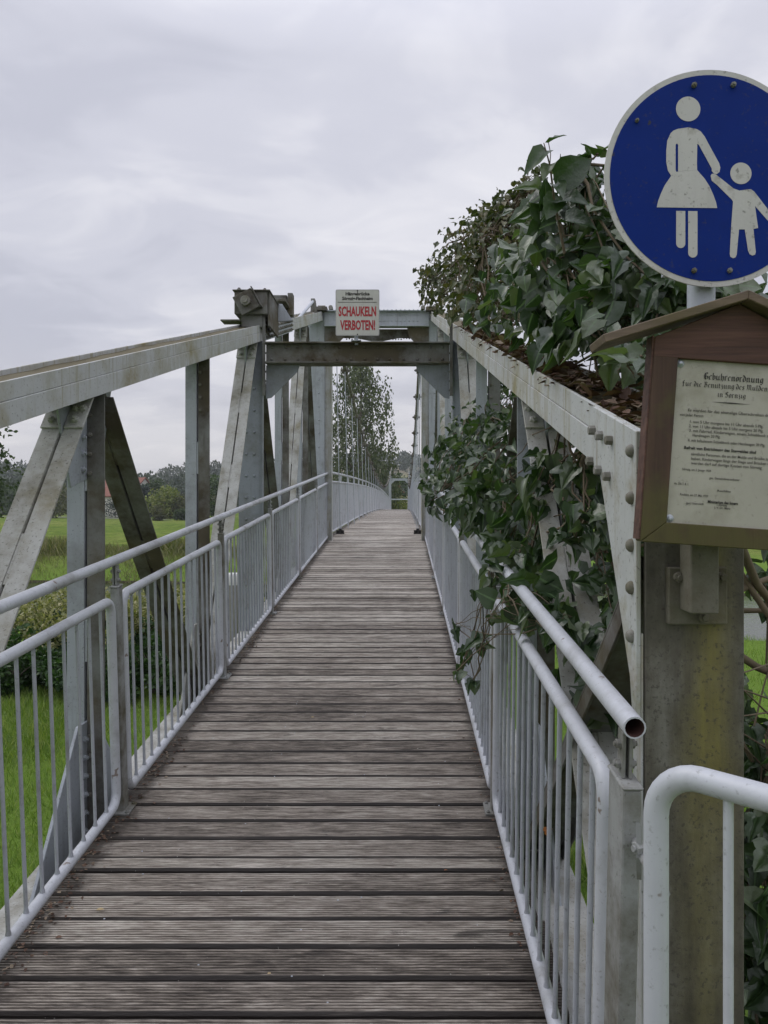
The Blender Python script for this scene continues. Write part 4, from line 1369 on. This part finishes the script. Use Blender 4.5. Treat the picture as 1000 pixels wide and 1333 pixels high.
def fraktur(mb, body, Mx, x0, x1, ybase, unit_y, nib=.62, depth=.0006):
    nv = (math.cos(R(38))*nib/2, math.sin(R(38))*nib/2)
    adv = []; total = 0
    for ch in body:
        w_ = 1.7 if ch == ' ' else max(p[0] for st in GL[ch] for p in st) + .75
        adv.append(w_); total += w_
    sx = (x1-x0)/total; cx = 0
    for ch, w_ in zip(body, adv):
        if ch != ' ':
            for st in GL[ch]:
                for a, b in zip(st[:-1], st[1:]):
                    q = []
                    for (p, sg) in ((a, -1), (a, 1), (b, 1), (b, -1)):
                        q.append(Mx @ Vector((x0+(cx+p[0]+sg*nv[0])*sx, ybase+(p[1]+sg*nv[1])*unit_y, depth)))
                    mb.raw(q, [(0, 1, 2, 3)])
        cx += w_

# ------------------------------------------------------------------ warning sign on the first portal
def swing_sign():
    t = thing('warning_sign', (-.41, 7.0, 1.466), 'white square sign with red capitals standing on the first portal beam', 'sign')
    Y = 6.95; k = Y/1000
    x0, x1 = (437-522)*k, (494-522)*k; z1, z0 = (655-377)*k, (655-437)*k
    W, H = x1-x0, z1-z0
    Mx = Matrix(((1, 0, 0, x0), (0, 0, -1, Y), (0, 1, 0, z0), (0, 0, 0, 1)))
    def rr(w, h, r, ox=0, oy=0):
        p = []
        for cx, cy, a0 in ((w-r, h-r, 0), (r, h-r, 90), (r, r, 180), (w-r, r, 270)):
            for q in range(5): a = R(a0+q*22.5); p.append((ox+cx+math.cos(a)*r, oy+cy+math.sin(a)*r))
        return p
    m = MB(); m.prism(rr(W, H, .015), -.004, Mx); m.prism(rr(W-.012, H-.012, .01, .006, .006), .0015, Mx @ Matrix.Translation((0, 0, .0003)))
    bd = m.build('sign_board', M['board'], t)
    e = MB()
    o = [rr(W, H, .015), rr(W-.012, H-.012, .01, .006, .006)]
    n = len(o[0]); e.raw([Mx @ Vector((a, b, .0022)) for a, b in o[0]] + [Mx @ Vector((a, b, .0022)) for a, b in o[1]], [(i, (i+1) % n, n+(i+1) % n, n+i) for i in range(n)])
    e.build('border', M['signback'], bd)
    b = MB()
    Mt = Mx @ Matrix.Translation((0, 0, .003))
    text_into(b, 'Hängebrücke', Mt @ Matrix.Translation((W/2, H-.052, 0)), .040, 1.02, 'CENTER', .0016)
    text_into(b, 'Sörnzig-Fischheim', Mt @ Matrix.Translation((W/2, H-.094, 0)), .040, .95, 'CENTER', .0016)
    b.raw([Mt @ Vector(p) for p in ((.02, H-.117, .0005), (W-.02, H-.117, .0005), (W-.02, H-.113, .0005), (.02, H-.113, .0005))], [(0, 1, 2, 3)])
    b.build('black_lettering', M['ink'], bd)
    r_ = MB()
    text_into(r_, 'SCHAUKELN', Mt @ Matrix.Translation((W/2, H-.238, 0)), .118, .51, 'CENTER', .0042)
    text_into(r_, 'VERBOTEN!', Mt @ Matrix.Translation((W/2+.004, H-.362, 0)), .118, .51, 'CENTER', .0042)
    r_.build('red_lettering', M['red'], bd)
    s = MB(); s.tube([(-.405, Y+.04, z0-.075), (-.405, Y+.04, z1-.03)], .017, 12); s.box((-.45, Y-.02, 1.4665), (-.36, Y+.09, 1.474))
    s.box((-.43, Y+.0045, z0+.05), (-.38, Y+.024, z0+.08)); s.box((-.43, Y+.0045, z1-.08), (-.38, Y+.024, z1-.05))
    s.build('stalk', M['steel'], t)
    q = MB(); q.dome(Mt @ Vector((W/2, .012, 0)), (0, -1, 0), .006, .004); q.dome(Mt @ Vector((W/2, H-.012, 0)), (0, -1, 0), .007, .004); q.build('fixing_screw', M['ink'], bd)
swing_sign()

# ------------------------------------------------------------------ round blue footpath sign
def path_sign():
    t = thing('footpath_sign', (.585, 1.5, -.21), 'round blue footpath sign with white woman and child figures on a pole', 'sign')
    Y = 1.455; k = Y/1000/3.922
    cx, cz = (770+614/3.922-522)*Y/1000, (655-(60+676/3.922))*Y/1000
    Mx = Matrix(((1, 0, 0, cx), (0, 0, -1, Y), (0, 1, 0, cz), (0, 0, 0, 1))) @ Matrix.Rotation(R(2), 4, 'Y')
    S = lambda x, y: ((x-614)*k, -(y-676)*k)
    circ = lambda x, y, r, n=48: [(S(x, y)[0]+math.cos(2*math.pi*i/n)*r*k, S(x, y)[1]+math.sin(2*math.pi*i/n)*r*k) for i in range(n)]
    m = MB(); m.prism(circ(614, 676, 554, 96), -.0025, Mx); m.prism(circ(614, 676, 554, 96), .0004, Mx @ Matrix.Translation((0, 0, .0002)))
    disc = m.build('sign_disc', M['white'], t)
    bmesh_ = MB(); bmesh_.prism(circ(614, 676, 526, 96), .0006, Mx @ Matrix.Translation((0, 0, .001))); bmesh_.build('blue_field', M['blue'], disc)
    fw = MB(); T2 = Mx @ Matrix.Translation((0, 0, .0019))
    def poly(mb, pts): mb.prism([S(*p) for p in pts][::-1], .0004, T2)
    def cap(x0, x1, y0, y1):     # rounded leg
        r = (x1-x0)/2; xm = (x0+x1)/2
        return [(x0, y0), (x1, y0)] + [(xm+math.cos(a)*r, y1-r+math.sin(a)*r) for a in [math.pi*i/10 for i in range(11)]]
    fw.prism(circ(490, 326, 63), .0004, T2)
    # torso with both arms, split so that the gap by the left arm stays open
    poly(fw, [(438,428),(490,420),(535,428),(555,440),(575,465),(605,520),(650,600),(656,622),(652,645),(637,656),(622,652),(612,640),(612,628),(545,508),(537,502),(535,600),(536,636),(438,645),(438,510),(432,502)])
    poly(fw, [(438,428),(432,502),(425,510),(425,640),(430,648),(438,645.5),(437,662),(402,668),(385,640),(377,600),(377,540),(382,490),(400,450),(415,437)])
    poly(fw, [(536,636.5),(575,680),(600,718),(620,762),(634,800),(640,829),(328,829),(334,800),(348,762),(368,718),(402,668.5),(437,662.5),(438,645.8)])
    poly(fw, cap(428, 475, 846, 1035)); poly(fw, cap(490, 538, 846, 1083))
    fw.build('woman_figure', M['white'], disc)
    fc = MB()
    fc.prism(circ(763, 650, 55), .0004, T2)
    poly(fc, [(606,664),(612,655),(628,654),(660,678),(725,728),(755,738),(800,731),(815,730),(832,742),(900,828),(930,872),(932,890),(918,897),(903,890),(840,820),(836,815),(852,928),(828,933),(840,1050),(836,1064),(822,1069),(808,1062),(800,1045),(783,936),(753,936),(741,1065),(735,1079),(722,1084),(708,1076),(705,1062),(712,930),(722,795),(716,785),(640,712),(612,690)])
    fc.build('child_figure', M['white'], disc)
    for (x, y, r) in ((519,207,14),(722,201,14),(519,1150,14),(703,1148,14),(225,392,10)):
        q = MB(); a, b = S(x, y); q.hexbolt(Mx @ Vector((a, b, .0016)), (0, -1, 0), r*k, .006); q.build('sign_bolt', M['bolt'], disc)
    p = MB(); p.tube([(.582, 1.502, -.205), (.590, 1.502, cz+.18)], .0262, 24); p.build('pole', M['zinc'], t)
    c = MB()
    for z in (cz-.17, cz+.17):
        c.box((.50, 1.459, z-.012), (.68, 1.4755, z+.012))
    c.build('pole_clamp', M['zinc'], t)
    b = MB(); b.box((.533, 1.530, -.242), (.651, 1.549, -.128))
    b.box((.555, 1.470, -.212), (.609, 1.5295, -.06))
    for (x, z) in ((.552, -.147), (.636, -.147), (.600, -.226)): b.hexbolt((x, 1.530, z), (0, -1, 0), .0115, .012)
    b.build('pole_bracket', M['moss'], t, .003)
path_sign()

# ------------------------------------------------------------------ notice box
def notice():
    t = thing('notice_box', (.60, 1.42, -.07), 'small wooden notice box with pitched roof holding an old printed toll notice', 'notice box')
    rho = R(4.0); Yp = 1.385
    r = Vector((math.cos(rho), 0, -math.sin(rho))); up = Vector((math.sin(rho), 0, math.cos(rho))); n = Vector((0, -1, 0))
    tlc = Vector((.4954, Yp, .2604))
    Mx = Matrix(((r.x, up.x, n.x, tlc.x), (r.y, up.y, n.y, tlc.y), (r.z, up.z, n.z, tlc.z), (0, 0, 0, 1)))   # origin = paper's top left, y up
    W, H = .210, .297
    p = MB(); p.box((0, -H, -.0015), (W, 0, 0), Mx); pa = p.build('notice_sheet', M['paper'], t)
    L, B, Tt = -.043, -H-.036, .034
    f = MB()
    f.prism([(L, B), (.002, -H+.002), (.002, 0), (.002, Tt), (L, Tt)], .030, Mx @ Matrix.Translation((0, 0, -.022)))
    f.prism([(W-.002, -H+.002), (W-L, B), (W-L, Tt), (W-.002, Tt)], .030, Mx @ Matrix.Translation((0, 0, -.022)))
    f.prism([(L+.0015, B), (W-L-.0015, B), (W-.001, -H+.0015), (.001, -H+.0015)], .030, Mx @ Matrix.Translation((0, 0, -.0223)))
    f.build('frame', M['framewood'], t, .0015)
    tb = MB(); tb.prism([(L, -.0005), (W-L, -.0005), (W-L, .035), (W/2, .105), (L, .035)], .030, Mx @ Matrix.Translation((0, 0, -.0216)))
    tb.build('gable_board', M['redwood'], t, .0015)
    sd_ = MB(); sd_.box((L-.003, B+.004, -.028), (L-.0003, .038, .006), Mx); sd_.build('side_strip', M['redwood'], t)
    bk = MB(); bk.box((L+.02, B+.02, -.058), (W-L-.02, .03, -.0225), Mx); bk.build('back_board', M['framewood'], t)
    rf = MB()
    ap = Vector((W/2+.002, .1055)); 
    for s in (-1, 1):
        ex = W/2 + s*.243; ey = .012
        d = Vector((ex-ap.x, ey-ap.y)).normalized(); nn = Vector((-d.y, d.x)); nn = nn if nn.y > 0 else -nn
        q = [(ap.x, ap.y), (ex, ey), (ex+nn.x*.015, ey+nn.y*.015), (ap.x, ap.y+.0165)]
        rf.prism(q if s > 0 else q[::-1], .100, Mx @ Matrix.Translation((0, 0, -.062)))
    rf.build('roof', M['roofwood'], t, .0015)
    # lettering, measured on the photograph's sheet
    k = .3635e-3
    def pp(zx, zy): return ((zx-418)+(zy-370)*.077)*k, -((zy-370)-.062*(zx-418))*k
    big = MB(); Mt = Mx @ Matrix.Translation((0, 0, .0004))
    for body, xa, xb, yb, xh in (('Gebührenordnung', 555, 852, 466, 21), ('für die Benutzung des Muldensteges', 450, 958, 499, 17), ('in Sörnzig.', 622, 770, 553, 17)):
        a, yb_ = pp(xa, yb); b, _ = pp(xb, yb)
        fraktur(big, body, Mt, a, b, yb_ - .0012, xh*k/4, 1.12 if body[0] == 'G' else .95)
    a, y_ = pp(590, 582); b, _ = pp(790, 582); m_ = (a+b)/2
    big.raw([Mt @ Vector(q) for q in ((a, y_, .0006), (m_-.012, y_-.0008, .0006), (m_, y_-.0012, .0006), (m_+.012, y_-.0008, .0006), (b, y_, .0006), (m_+.012, y_+.0008, .0006), (m_, y_+.0012, .0006), (m_-.012, y_+.0008, .0006))], [tuple(range(8))])
    big.build('heading_lettering', M['ink'], pa)
    sm = MB(); bo = MB()
    lines = [(475, 627, 888, 'Es werden für das einmalige Überschreiten des', 0), (435, 649, 552, 'von jeder Person', 0),
             (482, 684, 850, '1. von 5 Uhr morgens bis 11 Uhr abends 5 Pfg.', 0), (480, 706, 850, '2. von 11 Uhr abends bis 5 Uhr morgens 20 Pfg.', 0),
             (480, 728, 905, '3. mit Fahrrad, Kinderwagen, einem Schiebbock oder', 0), (497, 751, 636, 'Handwagen 20 Pfg.', 0), (474, 776, 858, '4. mit beladenem Schiebbock oder Handwagen 30 Pfg.', 0),
             (455, 813, 812, 'Befreit von Entrichtung des Steggeldes sind', 1),
             (490, 844, 905, 'sämtliche Personen, die an der Mulde und Brücke zu tun', 0), (490, 867, 905, 'haben. Kinderwagen längs der Stege und Brücken oder', 0), (490, 889, 840, 'werden darf auf dortige Kosten von Sörnzig', 0),
             (445, 918, 588, 'Sörnzig, am 3. Januar 1929', 2), (580, 961, 730, 'gez. Gemeindeverordneter', 2), (405, 989, 478, 'Az. 206 T. 8. 1.', 2), (617, 1023, 685, 'Rochlitz', 3), (433, 1043, 573, 'Rochlitz, am 27. Mai 1929', 2),
             (570, 1080, 720, 'Ministerium des Innern', 1), (463, 1085, 550, '(gez.) Unterschrift', 3), (615, 1093, 665, 'I. Abteilung', 3), (603, 1107, 682, 'J. V. Dr. Merz', 2)]
    for (xa, yb, xb, body, st) in lines:
        a, y_ = pp(xa, yb+2); b, _ = pp(xb, yb+2)
        size = (.0072, .0075, .0056, .005)[st]
        b = min(b, W-.004)
        tmp = MB(); text_into(tmp, body, Matrix.Identity(4), size)
        wd = max(v[0] for v in tmp.v)
        text_into(bo if st == 1 else sm, body, Mt @ Matrix.Translation((a, y_, 0)), size, (b-a)/wd, 'LEFT', .00025 if st == 1 else .0001)
    sm.build('body_lettering', M['inkgrey'], pa); bo.build('bold_lettering', M['ink'], pa)
    for (x, y) in ((.009, -.008), (W-.009, -.008), (.009, -H+.009), (W-.009, -H+.009)):
        q = MB(); q.dome(Mx @ Vector((x, y, 0)), (0, -1, 0), .0075, .002, 16); q.dome(Mx @ Vector((x, y, .0012)), (0, -1, 0), .005, .0045, 12); q.build('pan_screw', M['zinc'], t)
notice()

# ------------------------------------------------------------------ ivy
def ivy(name, label, clusters, loc, stems=40, rnd_leaf='ivy', anchors=None, stem_r=.004, twigs=0):
    t = thing(name, loc, label, 'ivy')
    parts = []; mids = []
    cs = []
    for (px, py, Y, r, n, size) in clusters:
        c = np.array(P(px, py, Y)); cs.append((c, r))
        pos, d = ball(c, (r, r*1.0, r), n, .12)
        ok = ~((pos[:, 0] < .74) & (pos[:, 0] > .30) & (pos[:, 2] < chord_top(pos[:, 1])+.07) & (pos[:, 2] > chord_top(pos[:, 1])-.30)) | (rng.random(n) < .03)
        if name == 'ivy_bush': ok &= ~((pos[:, 0] < .80) & (pos[:, 2] < chord_top(pos[:, 1])+.10))
        pos, d = pos[ok], d[ok]; n = len(pos)
        if n == 0: continue
        tip = d*.7 + rng.normal(size=(n, 3))*.55 + np.array([0, -.25, -.75])
        kinds = rng.random(n)
        s = size*rng.uniform(.55, 1.2, n)
        for kd, sel in (('ivy', kinds < .6), ('lobed', kinds >= .6)):
            if sel.any():
                mids.append(np.tile((np.abs(leaf_template(kd)[0][:, 0]) < .001).astype(np.float32), int(sel.sum())))
                parts.append(leaves(kd, pos[sel], s[sel], tip[sel], up=(0, -.55, .8), spread=.75, warp=.32))
    v, f = merge(parts)
    fo_ = np_mesh('foliage', v, f, M[rnd_leaf], t)
    fo_.data.attributes.new('midrib', 'FLOAT', 'POINT').data.foreach_set('value', np.concatenate(mids))
    m = MB()
    for k in range(stems):
        a, ra = random.choice(cs); b, rb = random.choice(cs)
        if np.linalg.norm(a-b) > .9: 
            b = a + np.clip(rng.normal(size=3), -1, 1)*ra*.5; rb = ra
        p0 = a + np.clip(rng.normal(size=3), -1, 1)*ra*.3; p3 = b + np.clip(rng.normal(size=3), -1, 1)*rb*.3
        mid = (p0+p3)/2 + np.clip(rng.normal(size=3), -1, 1)*.07
        q = []
        for i in range(7):
            s = i/6; q.append((1-s)**2*p0 + 2*s*(1-s)*mid + s*s*p3 + rng.normal(size=3)*.008)
        r0 = stem_r*random.uniform(.5, 1.8)
        m.tube([tuple(p) for p in q], 0, 5, rs=[r0*(1-.7*i/6) for i in range(7)])
    ch = sorted(cs, key=lambda c: c[0][1])
    m.tube([tuple(c[0]) for c in ch], stem_r*1.1, 5)
    m.build('stem', M['twig'], t)
    return t

upper = [  # px, py, Y, radius, leaves, size
    (862, 400, 2.35, .26, 120, .08), (800, 420, 2.35, .24, 152, .085), (760, 350, 2.7, .27, 168, .085), (830, 330, 2.6, .26, 136, .085), (790, 260, 2.7, .20, 64, .085),
    (735, 268, 2.8, .17, 44, .085), (712, 330, 3.1, .25, 96, .08), (752, 225, 2.6, .07, 12, .09), (775, 470, 2.45, .16, 88, .08), (820, 480, 2.1, .10, 48, .075),
    (742, 430, 3.0, .26, 144, .075), (690, 400, 3.6, .30, 152, .07), (690, 350, 3.9, .22, 80, .062), (655, 300, 5.2, .28, 170, .052), (672, 272, 5.0, .2, 110, .052), (692, 238, 4.9, .13, 50, .052), (700, 310, 4.7, .26, 150, .052), (628, 290, 5.6, .16, 60, .05),
    (640, 380, 5.0, .34, 230, .055), (640, 318, 5.0, .26, 140, .055), (612, 360, 6.0, .38, 260, .05), (585, 370, 6.8, .34, 220, .048), (600, 320, 6.3, .26, 120, .048), (560, 362, 7.0, .20, 70, .05), (655, 425, 4.6, .22, 120, .055), (615, 410, 5.8, .2, 100, .05),
    (900, 470, 2.4, .30, 128, .085), (905, 395, 2.2, .10, 20, .085), (850, 480, 1.95, .09, 32, .08), (722, 470, 3.1, .14, 64, .07),
    (868, 420, 2.75, .34, 160, .085), (800, 370, 3.1, .34, 176, .08), (890, 330, 3.0, .22, 72, .085), (850, 260, 3.0, .24, 88, .085)]
ivy('ivy_bush', 'large dark ivy bush over the right top chord beside the round sign', [c for c in upper if c[2] < 4.5], (.8, 3.0, -3.1), 130, stem_r=.0040)
ivy('ivy_bush', 'twiggy small-leaved ivy crown above the right corner of the first portal', [(a, b, c, d*.92, int(e*1.35), f*.98) for a, b, c, d, e, f in upper if c > 4.5], (1.0, 6.0, -3.1), 330, 'ivysmall', stem_r=.0045)
lower = [
    (590, 600, 4.9, .20, 130, .062), (575, 640, 4.6, .14, 70, .065), (610, 560, 5.2, .20, 120, .058), (632, 590, 4.3, .22, 104, .066), (630, 650, 3.9, .18, 88, .072), (660, 625, 3.6, .18, 96, .075),
    (600, 668, 4.2, .09, 27, .075), (680, 670, 3.3, .15, 48, .078), (735, 620, 2.9, .15, 72, .078), (690, 725, 3.0, .12, 35, .078), (655, 715, 3.3, .07, 20, .078),
    (760, 590, 2.7, .10, 40, .078), (700, 650, 3.1, .10, 24, .075), (760, 680, 2.55, .09, 32, .075), (640, 545, 5.0, .10, 50, .055), (675, 555, 4.2, .08, 27, .062), (735, 540, 2.9, .06, 14, .08)]
ivy('ivy_hanging', 'ivy hanging through the right truss over the handrail', lower, (.55, 3.4, -3.1), 110, stem_r=.0035)
rail_ivy = [
    (640, 745, 2.95, .05, 9, .07), (668, 760, 2.8, .05, 9, .075), (700, 770, 2.6, .06, 12, .08), (728, 800, 2.4, .05, 9, .085), (680, 800, 2.55, .03, 4, .085),
    (655, 785, 2.62, .028, 4, .075), (690, 790, 2.5, .035, 6, .085), (715, 815, 2.35, .03, 4, .078), (628, 768, 2.9, .03, 4, .065), (630, 835, 2.9, .022, 3, .065), (592, 815, 3.1, .02, 2, .055), (610, 850, 3.0, .03, 4, .068), (622, 838, 3.0, .02, 3, .06),
    (600, 872, 2.95, .022, 4, .062), (618, 885, 2.95, .016, 3, .06), (735, 800, 2.3, .025, 3, .075), (640, 800, 2.8, .02, 2, .07)]
ivy('ivy_tendril', 'loose ivy tendril with few leaves trailing down over the right railing', rail_ivy, (.40, 2.8, -1.3), 26, stem_r=.0022)
behind = [(790, 620, 3.0, .28, 88, .08), (800, 720, 2.7, .26, 88, .08), (820, 820, 2.45, .22, 72, .08), (770, 800, 3.1, .30, 88, .08), (720, 560, 4.2, .34, 88, .07), (745, 700, 3.6, .34, 88, .075), (800, 900, 2.4, .14, 56, .08),
          (660, 540, 5.6, .28, 170, .055), (640, 590, 6.3, .35, 190, .05), (690, 640, 4.8, .3, 160, .06), (660, 480, 5.6, .14, 60, .05)]
ivy('ivy_thicket', 'dense shaded ivy thicket behind the right truss diagonals', behind, (1.0, 3.2, -3.1), 120)
rightside = [(1010, 960, 2.1, .20, 72, .085), (1000, 1060, 2.0, .17, 48, .085), (1015, 1160, 1.95, .20, 72, .085), (1000, 1250, 1.9, .20, 80, .09), (1030, 1330, 1.8, .2, 72, .09), (1010, 770, 2.3, .10, 19, .08), (1040, 700, 2.4, .2, 48, .08), (1060, 1050, 2.1, .25, 88, .085)]
iv = ivy('ivy_shrub', 'ivy leaves and bare branches at the right edge behind the end post', rightside, (1.0, 2.1, -3.1), 60)
br = MB()
for (a, b, c, r) in (((960, 700, 2.0), (985, 760, 2.1), (1040, 830, 2.2), .013), ((950, 845, 2.1), (985, 868, 2.15), (1040, 892, 2.2), .012), ((955, 795, 2.2), (990, 795, 2.2), (1040, 790, 2.2), .008), ((950, 725, 2.1), (1000, 800, 2.1), (1050, 850, 2.1), .010), ((960, 955, 2.0), (990, 1010, 2.1), (1030, 1110, 2.1), .006), ((955, 1170, 1.95), (990, 1140, 2.0), (1040, 1120, 2.0), .006), ((945, 780, 2.1), (970, 765, 2.1), (1030, 742, 2.2), .010)):
    br.tube([P(*a), P(*b), P(*c)], 0, 8, rs=[r, r*.9, r*.8])
for k in range(16):
    y0 = random.uniform(890, 1300); br.tube([P(1050, y0, 2.1), P(1000, y0-random.uniform(-30, 60), 2.05), P(955, y0-random.uniform(-60, 80), 2.0)], 0, 5, rs=[.004, .003, .0015])
br.build('bare_branch', M['twig'], iv)
# one long sprig of large leaves against the sky
sp = thing('ivy_sprig', P(735, 330, 2.5), 'single upright ivy sprig with three big leaves against the sky', 'ivy')
m = MB(); m.tube([P(735, 330, 2.5), P(722, 262, 2.45), P(716, 215, 2.4), P(708, 186, 2.4)], 0, 6, rs=[.005, .004, .003, .0015])
m.tube([P(716, 215, 2.4), P(717, 200, 2.4), P(714, 185, 2.4)], .0015, 5); m.build('stem', M['twig'], sp)
LV = [((714, 186, 2.4), (735, 170, 2.36), .062), ((712, 196, 2.4), (668, 228, 2.38), .095), ((716, 214, 2.4), (700, 238, 2.35), .06), ((727, 236, 2.42), (790, 190, 2.4), .13), ((722, 240, 2.42), (745, 252, 2.3), .08), ((728, 262, 2.45), (765, 250, 2.35), .10), ((725, 255, 2.45), (705, 300, 2.4), .09), ((735, 290, 2.5), (775, 275, 2.4), .10)]
pos = np.array([P(*a) for a, b, s in LV]); tip = np.array([np.array(P(*b))-np.array(P(*a)) for a, b, s in LV])
v1, f1 = leaves('ivy', pos, np.array([s for a, b, s in LV]), tip, up=(.2, -.7, .6), spread=.25, warp=.25)
np_mesh('foliage', v1, f1, M['ivy'], sp)
# dead leaves lying in the right chord's trough
def litter():
    n = 1500
    Y = rng.uniform(1.75, 6.6, n)
    x = rng.uniform(.50, .685, n)
    z = .387+.272*(Y-2.458) - .018 + rng.uniform(0, .03, n) + .012*np.sin(Y*9)
    tip = rng.normal(size=(n, 3)); tip[:, 2] = tip[:, 2]*.25 + .08
    v, f = leaves('oval', np.stack([x, Y, z], 1), rng.uniform(.025, .06, n), tip, up=(0, 0, 1), spread=.35)
    tag(np_mesh('leaf_litter', v, f, M['dryleaf']), 'dead brown leaves piled in the trough of the right top chord', 'leaf litter', kind='stuff')
litter()
def crumbs():
    n = 2600
    Y = 1.9 + 8*rng.random(n)**1.3
    x = np.where(rng.random(n) < .72, -1.235+np.abs(rng.normal(size=n))*.045, .44-np.abs(rng.normal(size=n))*.035)
    keep = (np.sin(Y*5.3)+np.sin(Y*2.1+1)+rng.normal(size=n)*.8) > -.4
    Y, x = Y[keep], x[keep]; n = len(Y)
    z = ZB(Y)+rng.uniform(.001, .006, n)
    tip = rng.normal(size=(n, 3)); tip[:, 2] *= .15
    v, f = leaves('oval', np.stack([x, Y, z], 1), rng.uniform(.006, .022, n), tip, up=(0, 0, 1), spread=.25)
    tag(np_mesh('leaf_debris', v, f, M['dryleaf']), 'brown leaf crumbs and dirt gathered along the deck edges', 'debris', kind='stuff')
crumbs()
# single fallen leaves on the planks
for (px, py, s, mt, lab) in ((125, 1187, .028, 'paleleaf', 'pale tan fallen leaf on the planks at the lower left'), (72, 1223, .022, 'dryleaf', 'brown fallen leaf against the left railing foot'),
                         (578, 1135, .016, 'orangeleaf', 'small orange-brown fallen leaf on the planks near the right railing'), (405, 935, .02, 'paleleaf', 'pale fallen leaf in the middle of the deck'), (348, 1270, .012, 'paleleaf', 'tiny pale leaf scrap at the bottom centre of the deck')):
    Y = 1600/(py-577); x = (px-522)/1000*Y
    v, f = leaves('oval', np.array([[x, Y, ZB(Y)+.006]]), np.array([s]), np.array([[1., .3, .05]]), up=(0, 0, 1), spread=.2)
    tag(np_mesh('fallen_leaf', v, f, M[mt]), lab, 'fallen leaf', 'leaves fallen on the deck')
v, f = leaves('lobed', np.array([[.415, 2.18, -.92]]), np.array([.03]), np.array([[.1, -.1, -1.]]), up=(0, -1, 0), spread=.2)
tag(np_mesh('fallen_leaf', v, f, M['orangeleaf']), 'bright orange leaf caught between the right railing bars', 'fallen leaf', 'leaves fallen on the deck')

# ------------------------------------------------------------------ haze
def haze():
    m = bpy.data.materials.new('haze_air'); m.use_nodes = True
    t = NT(m.node_tree); t.n.clear()
    out = t.add('ShaderNodeOutputMaterial'); v = t.add('ShaderNodeVolumePrincipled')
    v.inputs['Color'].default_value = (.86, .89, .95, 1)
    v.inputs['Density'].default_value = .00030
    v.inputs['Anisotropy'].default_value = 0.0
    t.l.new(v.outputs[0], out.inputs['Volume'])
    b = MB(); b.box((-900, -60, -8), (900, 1500, 70))
    o = b.build('haze', m); tag(o, 'thin grey haze over the far hills', 'haze', kind='stuff')
haze()
